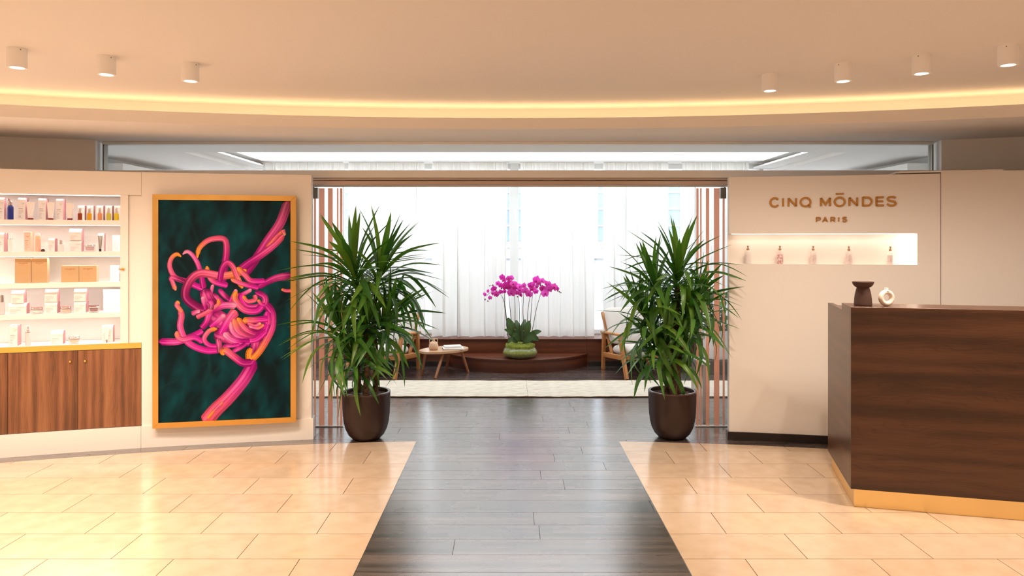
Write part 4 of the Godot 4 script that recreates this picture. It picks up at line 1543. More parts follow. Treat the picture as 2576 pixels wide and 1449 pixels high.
func shelf_goods() -> void:
	var a := YS[0] + 0.0005
	var b := YS[1] + 0.0005
	var c := YS[2] + 0.0005
	var d := YS[3] + 0.0005
	var e := 0.7695 + 0.0005
	# top shelf
	carton("tall white carton left of the blue bottle on the top shelf", -40, 53, 395, 682, a, 0.11, 0.05)
	carton("tall white carton standing behind the blue bottle", 40, 97, 404, 682, a, 0.17, 0.05)
	bottle("cosmetic_bottle", "blue glass bottle with silver cap on the top shelf", 95, 177, 443, 682, a, 0.09, [["flask", [[0, 0], [0.96, 0], [1, 0.02], [1, 0.66], [0.85, 0.74], [0.62, 0.77], [0.6, 0.78], [0, 0.78]], M.bluebottle], ["cap", cyl(0.62, 0.782, 1.0), M.chrome]])
	var tx := [[233, 330, 340, 455], [498, 595, 607, 715], [730, 820, 855, 965]]
	var w3 := ["first", "second", "third"]
	for k in 3:
		var q: Array = tx[k]
		carton("tall white carton beside the %s white tube of the top shelf" % w3[k], q[0], q[1], 400 + 5 * k, 686, a, 0.10, 0.045)
		carton("tall white carton behind the carton of the %s white tube" % w3[k], q[0] + 26, q[1] + 16, 404 + 5 * k, 686, a, 0.155, 0.045)
		tube_item("white tube with wine-red cap, %s from the left on the top shelf" % w3[k], q[2], q[3], 454 + 4 * k, 686, a, 0.07, M.tubew, M.wine, 0.1)
	var oils := [[1012, 1070, 1020, c8(150, 62, 34), "red-brown"], [1133, 1195, 1135, c8(222, 164, 30), "amber"], [1270, 1332, 1262, c8(224, 150, 104), "orange"], [1385, 1447, 1378, c8(206, 196, 80), "pale olive"], [1485, 1548, 1488, c8(226, 200, 40), "lemon yellow"]]
	for q in oils:
		carton("short white carton behind the %s oil bottle" % q[4], q[2], q[2] + 82, 497, 690, a, 0.14, 0.05, 0.002)
		var om := std(q[3], 0.12)
		bottle("oil_bottle", "small %s oil bottle with silver pump on the top shelf" % q[4], q[0], q[1], 520, 690, a, 0.08, [["flask", [[0, 0], [0.96, 0], [1, 0.03], [1, 0.46], [0.9, 0.53], [0.62, 0.55], [0, 0.55]], om], ["pump", [[0, 0.552], [0.55, 0.552], [0.55, 0.92], [0.2, 0.93], [0.2, 1.0], [0, 1.0]], M.chrome], ["overcap", [[0.84, 0.552], [0.84, 0.975], [0.7, 0.99], [0.4, 0.99]], M.clear]])
	# second shelf
	carton("white carton at the left edge of the second shelf", -40, 49, 850, 1096, b, 0.11, 0.05)
	carton("white carton behind the leftmost carton of the second shelf", 20, 82, 856, 1096, b, 0.165, 0.045)
	bottle("cosmetic_bottle", "white pump bottle at the left of the second shelf", 103, 170, 858, 1096, b, 0.08, [["flask", [[0, 0], [0.96, 0], [1, 0.02], [1, 0.66], [0.96, 0.69], [0, 0.69]], M.tubew], ["collar", cyl(0.98, 0.692, 0.715), M.chrome], ["overcap", [[0, 0.718], [0.8, 0.718], [0.8, 0.96], [0.7, 1.0], [0, 1.0]], M.clear]])
	carton("peach carton left of the peach bottle", 315, 400, 838, 1096, b, 0.11, 0.045, 0.002, "peach")
	carton("peach carton behind the front peach carton", 342, 422, 838, 1096, b, 0.163, 0.045, 0.002, "peach")
	bottle("cosmetic_bottle", "peach bottle with gold collar and white cap on the second shelf", 457, 532, 852, 1096, b, 0.08, [["flask", [[0, 0], [0.96, 0], [1, 0.02], [1, 0.66], [0, 0.66]], std(c8(236, 182, 156), 0.3)], ["collar", cyl(0.92, 0.664, 0.83), M.goldside], ["cap", [[0, 0.832], [0.9, 0.832], [0.7, 0.97], [0.3, 1.0], [0, 1.0]], M.tubew]])
	bottle("pebble", "small dark brown pebble beside the peach bottle", 533, 585, 1062, 1098, b, 0.07, [["stone", [[0, 0], [0.85, 0.02], [1, 0.3], [0.85, 0.75], [0.4, 0.98], [0, 1.0]], M.vase_dark]], "pebble")
	carton("short white carton beside the small square serum bottle", 628, 712, 926, 1096, b, 0.10, 0.045)
	carton("short white carton half hidden behind the serum bottle's carton", 650, 730, 930, 1096, b, 0.152, 0.04)
	bottle("serum_bottle", "small frosted serum bottle with silver cap on the second shelf", 758, 828, 938, 1096, b, 0.08, [["flask", [[0, 0], [0.96, 0], [1, 0.03], [1, 0.53], [0.9, 0.57], [0, 0.57]], std(c8(238, 222, 220), 0.25)], ["cap", cyl(0.5, 0.575, 0.94), M.chrome], ["overcap", [[0.66, 0.575], [0.66, 0.98], [0.5, 1.0]], M.clear]])
	carton("lower white carton of the pair stacked on the second shelf", 903, 1060, 952, 1096, b, 0.10, 0.07, 0.02)
	carton("upper white carton of the pair stacked on the second shelf", 897, 1058, 795, 946, b + GH(952, 1096, GS(980, R0 + 0.1), R0 + 0.1) + 0.0006, 0.10, 0.07, 0.024)
	jar("pink glass jar with silver lid on the second shelf", 1103, 1240, 1003, 1096, b, 0.09, M.pinkglass, M.clear)
	carton("white carton behind the silver tube on the second shelf", 1275, 1355, 862, 1096, b, 0.13, 0.045)
	tube_item("slim silver tube standing on its dark cap, second shelf", 1274, 1336, 892, 1096, b, 0.08, M.steel, M.capblack, 0.17, 0.5)
	carton("white printed card in an acrylic stand, second shelf", 1462, 1566, 890, 1096, b, 0.2, 0.006, 0.0, "blank")
	# third shelf
	carton("large gold carton, left of the tall pair on the third shelf", 193, 405, 1187, 1508, c, 0.10, 0.06, 0.001, "gold")
	carton("large gold carton, right of the tall pair on the third shelf", 410, 615, 1187, 1508, c, 0.10, 0.06, 0.001, "gold")
	carton("wide gold carton, left of the low pair on the third shelf", 795, 1027, 1285, 1500, c, 0.10, 0.06, 0.001, "gold")
	carton("wide gold carton, right of the low pair on the third shelf", 1030, 1257, 1285, 1500, c, 0.10, 0.06, 0.001, "gold")
	carton("white printed card in an acrylic stand, third shelf", 1432, 1553, 1285, 1490, c, 0.2, 0.006, 0.0, "blank")
	# fourth shelf
	bottle("serum_bottle", "clear pump bottle at the left edge of the fourth shelf", -10, 62, 530, 788, d, 0.08, [["flask", [[0, 0], [0.96, 0], [1, 0.02], [1, 0.62], [0, 0.62]], std(c8(226, 204, 206), 0.2)], ["cap", cyl(0.75, 0.625, 1.0), M.chrome]])
	var st := [[143, 310, 472, 636, 103, 345, 640, 778, 0.016], [580, 745, 456, 615, 580, 745, 619, 766, 0.016], [960, 1118, 452, 610, 962, 1118, 614, 757, 0.016]]
	var jr := [[407, 553, 683, 771], [787, 928, 671, 762], [1153, 1293, 660, 749]]
	for k in 3:
		var q: Array = st[k]
		carton("lower white carton of the %s stack on the fourth shelf" % w3[k], q[4], q[5], q[6], q[7], d, 0.09, 0.075, 0.02)
		carton("upper white carton of the %s stack on the fourth shelf" % w3[k], q[0], q[1], q[2], q[3], d + GH(q[6], q[7], GS(q[4] + 80, R0 + 0.09), R0 + 0.09) + 0.0006, 0.095, 0.065, 0.022)
		jar(["cream jar with silver lid beside the first stack", "cream jar with silver lid beside the second stack", "dark red cream jar beside the third stack"][k], jr[k][0], jr[k][1], jr[k][2], jr[k][3], d, 0.08, [M.spraywhite, M.cream, M.wine][k], M.wine if k == 2 else M.pinkglass)
	carton("large white carton at the right end of the fourth shelf", 1343, 1566, 465, 747, d, 0.16, 0.05, 0.002, "blank")
	# counter
	carton("front white carton of the tall pair on the gold-edged counter", 120, 228, 930, 1202, e, 0.08, 0.045)
	carton("rear white carton of the tall pair on the gold-edged counter", 165, 252, 928, 1192, e, 0.13, 0.045)
	bottle("serum_bottle", "slim clear serum bottle on the gold-edged counter", 330, 398, 932, 1192, e, 0.09, [["flask", [[0, 0], [0.96, 0], [1, 0.02], [1, 0.62], [0, 0.62]], std(c8(232, 206, 204), 0.2)], ["collar", cyl(0.92, 0.624, 0.69), M.chrome], ["ring", cyl(0.62, 0.692, 0.8), M.chrome], ["button", cyl(0.42, 0.802, 0.96), M.chrome], ["overcap", [[0.88, 0.692], [0.88, 0.98], [0.7, 1.0]], M.clear]])
	carton("low white carton beside the peach cream jar on the counter", 660, 820, 1007, 1180, e, 0.09, 0.06, 0.022)
	jar("peach cream jar with silver lid on the gold-edged counter", 898, 1040, 1068, 1164, e, 0.09, M.cream, M.clear)
	carton("white carton behind the small dropper tube on the counter", 1325, 1470, 925, 1143, e, 0.1, 0.05, 0.014)
	tube_item("small white dropper tube leaning point-down on the counter", 1350, 1430, 938, 1152, e, 0.065, M.tubew, M.steel_dark, 0.2, 0.42, 0.4)

func desk() -> void:
	# corner of the front face at the origin, front along +x, depth along -z
	var turn := deg_to_rad(-14.6)
	# front runs towards the camera to the right: x axis = (0.967, 0, +0.252)
	var xf := Transform3D(Basis(Vector3.UP, turn), Vector3(1.936, 0, -4.188))
	var t := thing("reception_desk", "dark-tinted walnut reception desk with brass kick plate", "desk", xf)
	var L := 2.7
	var mb := MB.new()
	mb.box(Vector3(0.0, 0.105, -0.03), Vector3(L, 1.14, 0.0), 0.001)
	for k in mb.t.size():
		mb.t[k] += Vector2(0.3, 0.0)
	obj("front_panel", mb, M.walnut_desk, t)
	mb = MB.new()
	mb.box(Vector3(0.0, 0.105, -0.79), Vector3(0.03, 1.1, -0.0305), 0.0)
	mb.box(Vector3(0.0, 1.1, -0.285), Vector3(0.03, 1.14, -0.0305), 0.0)
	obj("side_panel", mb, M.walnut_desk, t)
	mb = MB.new()
	mb.box(Vector3(0.0305, 1.11, -0.285), Vector3(L, 1.14, -0.0305), 0.0005)
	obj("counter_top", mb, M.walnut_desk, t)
	mb = MB.new()
	mb.box(Vector3(0.031, 1.06, -0.79), Vector3(L, 1.085, -0.031), 0.001)
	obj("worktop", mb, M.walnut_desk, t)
	mb = MB.new()
	mb.box(Vector3(0.02, 0.0, -0.78), Vector3(L, 0.1045, -0.02), 0.001)
	obj("kick_plate", mb, M.kick, t)
	mb = MB.new()
	mb.box(Vector3(0.04, 0.106, -0.3), Vector3(L - 0.01, 1.05, -0.04), 0.0)
	obj("carcass", mb, M.sub, t)
	# vases on the counter
	var inv := 1.1402
	var v := thing("pedestal_vase", "dark brown pedestal vase with a wide bowl rim on the desk", "vase", at(2.043, inv, 4.268))
	mb = MB.new()
	var k := 0.104 / 505.0
	mb.lathe([Vector2(0, 0), Vector2(0.046, 0), Vector2(0.0485, 0.003), Vector2(0.0485, 0.012), Vector2(0.0465, 0.04), Vector2(0.043, 0.068), Vector2(0.0375, 0.092), Vector2(0.033, 0.1045), Vector2(0.033, 0.1045), Vector2(0.041, 0.109), Vector2(0.05, 0.117), Vector2(0.056, 0.127), Vector2(0.0588, 0.1375), Vector2(0.0585, 0.139), Vector2(0.0555, 0.139), Vector2(0.052, 0.13), Vector2(0.044, 0.12), Vector2(0, 0.115)], 40)
	obj("body", mb, M.vase_dark, v)
	var dv := thing("ring_vase", "cream ring-shaped bud vase on the desk", "vase", at(2.166, inv, 4.243, deg_to_rad(8)))
	mb = MB.new()
	var P := []
	for a in 49:
		var th := TAU * a / 48.0
		var row := PackedVector3Array()
		# flattened foot, thicker towards the bottom
		var tr := 0.0135 + 0.0015 * (0.5 - 0.5 * sin(th))
		var Rm := 0.0335
		for j in 20:
			var ph := TAU * j / 20
			var rr := Rm + tr * cos(ph)
			var p := Vector3(cos(th) * rr, 0.0475 + sin(th) * rr, tr * 1.1 * sin(ph))
			p.y = maxf(p.y, 0.0)
			row.append(p)
		P.append(row)
	mb.grid(P, true, 1.0)
	mb.lathe([Vector2(0.017, 0.0865), Vector2(0.0125, 0.0915), Vector2(0.0098, 0.097), Vector2(0.0098, 0.099), Vector2(0.0105, 0.1), Vector2(0.0105, 0.1045), Vector2(0.0075, 0.1045), Vector2(0.0065, 0.098), Vector2(0, 0.098)], 24)
	obj("body", mb, M.vase_cream, dv)

# strap leaf in the x-y plane: starts at the origin, rises at elev, bends down by bend
func strap_leaf(ln: float, wd: float, elev: float, bend: float, knee: float, twist: float, segs := 9) -> ArrayMesh:
	var mb := MB.new()
	var P := []
	var p := Vector3.ZERO
	for k in segs + 1:
		var t := k / float(segs)
		var ang := elev - bend * (smoothstep(knee - 0.28, knee + 0.3, t) * 0.75 + t * 0.25)
		var dir := Vector3(cos(ang), sin(ang), 0)
		if k > 0:
			p += dir * ln / segs
		var up := Vector3(-sin(ang), cos(ang), 0)
		var w := wd * 0.5
		if t < 0.4:
			w *= 0.5 + 0.5 * smoothstep(0.0, 0.4, t)
		else:
			w *= 1.0 - pow((t - 0.4) / 0.6, 2.1) * 0.985
		var side := Vector3(0, 0, 1).rotated(dir, twist * t)
		var u2 := up.rotated(dir, twist * t)
		P.append(PackedVector3Array([p + side * w + u2 * w * 0.32, p, p - side * w + u2 * w * 0.32]))
	mb.grid(P, false, 1.0, 1.0, 1.0)
	# v across the leaf
	for k in mb.t.size():
		mb.t[k] = Vector2(mb.t[k].y, mb.t[k].x)
	return mb.mesh()

func yucca(label: String, pos: Vector3, heads: Array, trunks: Array, sd: int) -> void:
	var r := RandomNumberGenerator.new()
	r.seed = sd
	var t := thing("potted_yucca", label, "potted plant", Transform3D(Basis.IDENTITY, pos), "yuccas in dark ribbed pots")
	# fluted pot
	var prof := [Vector2(0.0, 0.0), Vector2(0.085, 0.0), Vector2(0.108, 0.008), Vector2(0.135, 0.036), Vector2(0.157, 0.08), Vector2(0.17, 0.13), Vector2(0.177, 0.19), Vector2(0.1805, 0.26), Vector2(0.1825, 0.352)]
	var mb := MB.new()
	var P := []
	for q in prof:
		var row := PackedVector3Array()
		for k in 180:
			var a := TAU * k / 180
			var rr: float = q.x - (0.0024 if k % 2 == 0 else 0.0) * (1.0 if q.x > 0.1 else 0.0)
			row.append(Vector3(cos(a) * rr, q.y, sin(a) * rr))
		P.append(row)
	mb.grid(P, true, -1.0)
	var pot := obj("pot", mb, M.pot, t)
	mb = MB.new()
	mb.lathe([Vector2(0.182, 0.3522), Vector2(0.1845, 0.355), Vector2(0.1845, 0.361), Vector2(0.182, 0.3645), Vector2(0.166, 0.3645), Vector2(0.1635, 0.361), Vector2(0.1605, 0.33)], 64)
	obj("rim", mb, M.pot_rim, pot)
	mb = MB.new()
	P = []
	var sn := nz(sd, 18.0, 2)
	for k in 9:
		var row := PackedVector3Array()
		for j in 40:
			var a := TAU * j / 40
			var q := Vector3(cos(a), 0, sin(a)) * 0.162 * k / 8.0
			q.y = 0.338 + sn.get_noise_2d(q.x, q.z) * 0.008
			row.append(q)
		P.append(row)
	mb.grid(P, true, 1.0)
	obj("soil", mb, M.soil, t)
	for q in trunks:
		mb = MB.new()
		var path := catmull(q[0], 10)
		var rad := []
		for k in path.size():
			var u := k / float(path.size() - 1)
			rad.append(lerpf(q[1], q[2], u) * (1.0 + 0.05 * sin(k * 2.3) + r.randf_range(-0.03, 0.03)))
		mb.tube(path, rad, 14)
		obj("trunk", mb, M.bark, t)
		if q.size() > 3:
			mb = MB.new()
			var top: Vector3 = path[path.size() - 1]
			mb.lathe([Vector2(0, 0.0), Vector2(q[2] * 1.18, 0.0), Vector2(q[2] * 1.18, 0.028), Vector2(q[2] * 0.9, 0.034), Vector2(0, 0.036)], 16, top + Vector3(0, -0.012, 0))
			obj("cut_cap", mb, M.capblack, t)
	# leaf shapes shared by all heads of this plant
	var kinds := []
	for k in 9:
		var row := []
		var u := k / 8.0
		for j in 4:
			var elev := lerpf(1.45, -0.25, u) + r.randf_range(-0.09, 0.09)
			var bend := lerpf(0.12, 1.5, pow(u, 0.9)) * r.randf_range(0.7, 1.2)
			if u > 0.25 and r.randf() < 0.3:
				bend += 0.7
			row.append(strap_leaf(lerpf(0.43, 0.5, sin(u * PI)) * r.randf_range(0.9, 1.06), r.randf_range(0.036, 0.046), elev, bend, r.randf_range(0.35, 0.62), r.randf_range(-0.5, 0.5)))
		kinds.append(row)
	for h in heads:
		var c: Vector3 = h[0]
		var n: int = h[1]
		var size: float = h[2]
		var lean: Vector3 = h[3]
		var az := r.randf() * TAU
		var axis_up := (Vector3.UP + lean).normalized()
		var tilt := Basis.IDENTITY
		if lean.length() > 0.01:
			var ax := Vector3.UP.cross(axis_up).normalized()
			tilt = Basis(ax, Vector3.UP.angle_to(axis_up))
		for k in n:
			var u := pow((k + 0.5) / n, 0.85)
			az += 2.39996 + r.randf_range(-0.25, 0.25)
			var kd: int = clampi(int(round(u * 8.0 + r.randf_range(-0.5, 0.5))), 0, 8)
			var m: ArrayMesh = kinds[kd][r.randi() % 4]
			var base := c + axis_up * lerpf(0.09, -0.1, u) * size
			var sc := size * r.randf_range(0.86, 1.08)
			# turn a leaf away when it would grow into the wall ends or the glass doors
			var vs: PackedVector3Array = m.surface_get_arrays(0)[Mesh.ARRAY_VERTEX]
			var aw := az
			for tr in 14:
				aw = az + (0.22 * ((tr + 1) / 2) * (1.0 if tr % 2 == 0 else -1.0))
				var tb := (tilt * Basis(Vector3.UP, aw)).scaled(Vector3.ONE * sc)
				var ok := true
				for vi in range(0, vs.size(), 3):
					var wp := pos + base + tb * vs[vi]
					var over := maxf(-1.49 - wp.x, wp.x - 1.63)
					if over > 0.0 and -wp.z > 5.57 - over * 0.12 or -wp.z > 5.985 or wp.y < 0.02:
						ok = false
						break
				if ok:
					break
			var bs := (tilt * Basis(Vector3.UP, aw)).scaled(Vector3.ONE * sc)
			base += tilt * Basis(Vector3.UP, aw) * Vector3(0.012, 0, 0)
			put("leaf", m, M.leaf[r.randi() % 4], t, Transform3D(bs, base))

func yuccas() -> void:
	var pl := Vector3(-1.106, 0.0004, -5.655)
	# heads in plant space: [centre, leaves, size, lean]
	yucca("taller yucca with many strap leaves in a dark ribbed pot by the picture", pl,
		[[Vector3(-0.075, 1.19, 0.02), 58, 1.16, Vector3(-0.14, 0, 0.05)], [Vector3(0.085, 1.2, -0.03), 58, 1.16, Vector3(0.16, 0, 0.0)], [Vector3(0.115, 0.85, 0.03), 52, 0.98, Vector3(0.5, 0, 0.12)], [Vector3(-0.16, 0.79, 0.05), 50, 1.0, Vector3(-0.5, 0, 0.15)], [Vector3(-0.062, 0.57, 0.05), 42, 0.84, Vector3(-0.3, 0, 0.35)], [Vector3(0.02, 0.88, 0.07), 32, 0.95, Vector3(0, 0, 0.55)]],
		[[[Vector3(0.0, 0.3, 0.04), Vector3(0.015, 0.6, 0.03), Vector3(0.0, 0.85, 0.02), Vector3(-0.075, 1.21, 0.02)], 0.026, 0.02], [[Vector3(0.062, 0.3, -0.03), Vector3(0.072, 0.6, -0.03), Vector3(0.05, 0.9, -0.03), Vector3(0.085, 1.23, -0.03)], 0.021, 0.016], [[Vector3(-0.065, 0.3, -0.02), Vector3(-0.062, 0.42, 0.0), Vector3(-0.062, 0.56, 0.05)], 0.024, 0.022]], 61)
	var pr := Vector3(1.25, 0.0004, -5.69)
	yucca("yucca with spreading strap leaves in a dark ribbed pot by the sign wall", pr,
		[[Vector3(0.04, 1.18, 0.0), 60, 1.08, Vector3(0.06, 0, 0.05)], [Vector3(-0.1, 1.08, -0.02), 46, 1.04, Vector3(-0.3, 0, 0.0)], [Vector3(-0.165, 0.85, 0.02), 50, 0.98, Vector3(-0.5, 0, 0.1)], [Vector3(0.075, 0.84, 0.04), 52, 0.98, Vector3(0.3, 0, 0.3)], [Vector3(-0.085, 0.64, 0.04), 42, 0.9, Vector3(-0.45, 0, 0.3)], [Vector3(0.15, 1.0, -0.04), 34, 0.92, Vector3(0.5, 0, -0.1)]],
		[[[Vector3(0.005, 0.3, 0.04), Vector3(0.012, 0.6, 0.03), Vector3(0.03, 0.9, 0.02), Vector3(0.04, 1.18, 0.0)], 0.025, 0.019], [[Vector3(0.05, 0.3, -0.03), Vector3(0.05, 0.55, -0.02), Vector3(0.06, 0.7, 0.02), Vector3(0.075, 0.85, 0.04)], 0.024, 0.018], [[Vector3(-0.032, 0.3, -0.04), Vector3(-0.03, 0.42, -0.03), Vector3(-0.025, 0.535, -0.03)], 0.023, 0.022, true], [[Vector3(-0.01, 0.34, 0.06), Vector3(-0.06, 0.5, 0.05), Vector3(-0.085, 0.64, 0.04)], 0.012, 0.012], [[Vector3(0.012, 0.62, 0.03), Vector3(-0.08, 0.78, 0.02), Vector3(-0.165, 0.85, 0.02)], 0.014, 0.012]], 77)

func lounge_things() -> void:
	curtains()
	rugs()
	armchair("oak armchair with cream cushions behind the left yucca", Vector3(-1.09, 0, -8.72), -1.0)
	armchair("oak armchair with cream cushions behind the right yucca", Vector3(1.1, 0, -8.74), 1.0)
	side_table()
	# low plinth with planter on the right, metal upright behind the door
	var mb := MB.new()
	flat_box(mb, 2.05, 3.3, 0.0, 0.153, 8.35, 8.9, 0.003)
	tag(obj("low_plinth", mb, M.darkwood), "low dark plinth carrying the white planter", "plinth")
	var p := thing("leafy_planter", "white ribbed planter with green leafy plant behind the striped glass", "potted plant", at(2.42, 0.1535, 8.58))
	mb = MB.new()
	var P := []
	for q in [Vector2(0, 0), Vector2(0.16, 0), Vector2(0.165, 0.01), Vector2(0.18, 0.33), Vector2(0.165, 0.335), Vector2(0.16, 0.28), Vector2(0.0, 0.28)]:
		var row := PackedVector3Array()
		for k in 96:
			var a := TAU * k / 96
			row.append(Vector3(cos(a), 0, sin(a)) * q.x * (0.985 if k % 4 < 2 else 1.0) + Vector3(0, q.y, 0))
		P.append(row)
	mb.grid(P, true, -1.0)
	obj("pot", mb, M.white, p)
	var lf := strap_leaf(0.17, 0.11, 0.5, 1.2, 0.4, 0.2, 6)
	for k in 60:
		var a := 2.4 * k
		var h := rng.randf_range(0.28, 0.78)
		var rr := rng.randf_range(0.0, 0.14)
		put("leaf", lf, M.leaf[k % 3], p, Transform3D(Basis(Vector3.UP, -a).scaled(Vector3.ONE * rng.randf_range(0.7, 1.1)), Vector3(cos(a) * rr, h, sin(a) * rr)))
	for k in 5:
		mb = MB.new()
		var a := k * 1.3
		mb.tube([Vector3(cos(a) * 0.03, 0.25, sin(a) * 0.03), Vector3(cos(a) * 0.07, 0.5, sin(a) * 0.07), Vector3(cos(a) * 0.1, 0.75, sin(a) * 0.1)], [0.006, 0.005, 0.003], 6)
		obj("stem", mb, M.stem, p)
	var g := thing("metal_pedestal", "slim brushed metal pedestal with its lit top painted white behind the right glass door", "pedestal", at(1.6, 0, 6.12))
	mb = MB.new()
	mb.box(Vector3(0, 0, -0.4), Vector3(0.055, 0.485, 0), 0.002)
	obj("body", mb, M.steel, g)
	mb = MB.new()
	mb.box(Vector3(-0.002, 0.4855, -0.402), Vector3(0.06, 0.5, 0.002), 0.002)
	obj("top", mb, M.white, g)  # white puts the light on the top face into its colour

func curtains() -> void:
	var pn := [[-3.08, -2.07], [-2.0, -1.07], [-0.96, -0.012], [0.115, 1.03], [1.155, 1.95], [2.12, 2.96]]
	var lab := ["sheer white curtain seen through the left striped glass", "sheer white curtain behind the left yucca", "sheer white curtain left of the window post", "sheer white curtain right of the window post", "sheer white curtain behind the right armchair", "sheer white curtain seen through the right striped glass"]
	for k in pn.size():
		var x0: float = pn[k][0]
		var x1: float = pn[k][1]
		var t := thing("sheer_curtain", lab[k], "curtain", at(0, 0.3345, 9.12), "sheer white curtains")
		var mb := MB.new()
		var P := []
		var ph := rng.randf() * TAU
		var fq := []
		var cols := int((x1 - x0) * 110)
		var acc := ph
		var dep := PackedFloat32Array()
		var amp := PackedFloat32Array()
		var shx := PackedFloat32Array()
		var cn := nz(900 + k, 2.2, 2)
		for j in cols + 1:
			var u := j / float(cols)
			acc += (x1 - x0) / cols * (42.0 + 26.0 * cn.get_noise_1d(u * 3.0))
			dep.append(sin(acc) + 0.35 * sin(acc * 2.1 + 1.0))
			shx.append(cos(acc + 0.5))
			amp.append(0.45 + 1.7 * absf(cn.get_noise_1d(u * 4.0 + 30.0)))
		var ys := [0.0, 0.25, 0.6, 1.0, 1.4, 1.75, 2.0, 2.08, 2.15]
		for y in ys:
			var row := PackedVector3Array()
			var f := lerpf(0.05, 0.024, y / 2.15)
			for j in cols + 1:
				var sway := 0.012 * sin(y * 1.3 + j * 0.02 + ph)
				row.append(Vector3(clampf(lerpf(x0, x1, j / float(cols)) + sway * (1.0 - y / 2.15) + shx[j] * amp[j] * f * 0.75, x0 - 0.01, x1 + 0.01), y, clampf(dep[j] * amp[j] * f, -0.1, 0.1)))
			P.append(row)
		mb.grid(P, false, 1.0)
		obj("cloth", mb, M.curtain, t)
		mb = MB.new()
		mb.box(Vector3(x0, 2.151, -0.012), Vector3(x1, 2.163, 0.012), 0.002)
		obj("track", mb, M.white, t)
		# pinch pleats of the heading
		for j in int((x1 - x0) / 0.1):
			var x := x0 + 0.06 + j * 0.1
			if x > x1 - 0.03:
				break
			mb = MB.new()
			mb.tube([Vector3(x, 2.045, 0.03), Vector3(x, 2.07, 0.034), Vector3(x, 2.148, 0.026)], [0.003, 0.008, 0.012], 7)
			obj("pleat", mb, M.curtain, t)

func rugs() -> void:
	for k in 2:
		var x0: float = [-2.55, 0.17][k]
		var x1: float = [0.168, 2.75][k]
		var t := thing("woven_rug", ["cream woven runner on the dark boards, left of the overlap seam", "cream woven runner on the dark boards, right of the overlap seam"][k], "rug", at(0, 0.0004, 7.55))
		var mb := MB.new()
		var n := nz(640 + k, 1.4, 2)
		var P := []
		for j in 9:
			var row := PackedVector3Array()
			for q in 61:
				var x := lerpf(x0, x1, q / 60.0)
				var z := lerpf(0.415, -0.415, j / 8.0)
				if j == 0 or j == 8:
					z += n.get_noise_2d(x * 3.0, j * 7.0) * 0.012
				row.append(Vector3(x, 0.009 + 0.004 * n.get_noise_2d(x, z * 2.0), z))
			P.append(row)
		mb.grid(P, false, 1.0, 1.6, 1.0)
		obj("weave", mb, M.rug, t)
		for side in [0, 8]:
			mb = MB.new()
			var path := []
			var rad := []
			for q in 61:
				path.append(P[side][q] + Vector3(0, -0.003, 0.0))
				rad.append(0.0055 + 0.0015 * sin(q * 1.7))
			mb.tube(path, rad, 6)
			obj("edge_cord", mb, M.rug_edge, t)

func bar(mb: MB, a: Vector3, b: Vector3, w: float, h: float, side: Vector3) -> void:
	var dir := (b - a).normalized()
	var s := (side - dir * side.dot(dir)).normalized()
	var u := s.cross(dir).normalized()
	mb.xf = Transform3D(Basis(s, u, s.cross(u)), (a + b) * 0.5)
	var ln := a.distance_to(b)
	mb.box(Vector3(-w / 2, -h / 2, -ln / 2), Vector3(w / 2, h / 2, ln / 2), 0.004)
	mb.xf = Transform3D.IDENTITY

func armchair(label: String, pos: Vector3, sd: float) -> void:
	# origin at the foot of the inner rear leg; x runs outwards across the seat, z towards the viewer
	var t := thing("armchair", label, "armchair", Transform3D(Basis(Vector3.UP, 0.24 * sd), pos), "oak armchairs in the lounge")
	var W := 0.58 * sd
	for x in [0.0, W]:
		var mb := MB.new()
		bar(mb, Vector3(x, 0, 0.0), Vector3(x, 0.432, 0.03), 0.034, 0.055, Vector3.RIGHT)
		obj("rear_leg", mb, M.oak, t)
		mb = MB.new()
		bar(mb, Vector3(x, 0.0, 0.72), Vector3(x, 0.452, 0.52), 0.034, 0.055, Vector3.RIGHT)
		obj("front_leg", mb, M.oak, t)
		mb = MB.new()
		bar(mb, Vector3(x, 0.436, -0.03), Vector3(x, 0.468, 0.56), 0.05, 0.024, Vector3.RIGHT)
		obj("armrest", mb, M.oak, t)
		mb = MB.new()
		bar(mb, Vector3(x, 0.175, 0.02), Vector3(x, 0.225, 0.645), 0.03, 0.055, Vector3.RIGHT)
		obj("seat_rail", mb, M.oak, t)
		mb = MB.new()
		bar(mb, Vector3(x + 0.035 * sd * (1 if x == 0.0 else -1), 0.2, 0.2), Vector3(x + 0.035 * sd * (1 if x == 0.0 else -1), 0.66, -0.12), 0.028, 0.04, Vector3.RIGHT)
		obj("back_post", mb, M.oak, t)
	for q in [[0.62, -0.09], [0.4, 0.06]]:
		var mb := MB.new()
		bar(mb, Vector3(0.05 * sd, q[0], q[1]), Vector3(W - 0.05 * sd, q[0], q[1]), 0.05, 0.02, Vector3.UP)
		obj("back_slat", mb, M.oak, t)
	for z in [0.16, 0.6]:
		var mb := MB.new()
		bar(mb, Vector3(0.0, 0.195 + z * 0.04, z), Vector3(W, 0.195 + z * 0.04, z), 0.045, 0.024, Vector3.UP)
		obj("cross_rail", mb, M.oak, t)
	# cushions: pillow-shaped blocks
	var c := pillow(absf(W) - 0.08, 0.52, 0.13)
	obj("seat_cushion", c, M.cushion, t, Transform3D(Basis(Vector3.RIGHT, -0.09), Vector3(W / 2, 0.275, 0.4)))
	c = pillow(absf(W) - 0.03, 0.46, 0.13)
	obj("back_cushion", c, M.cushion, t, Transform3D(Basis(Vector3.RIGHT, PI / 2 - 0.52), Vector3(W / 2, 0.52, 0.08)))

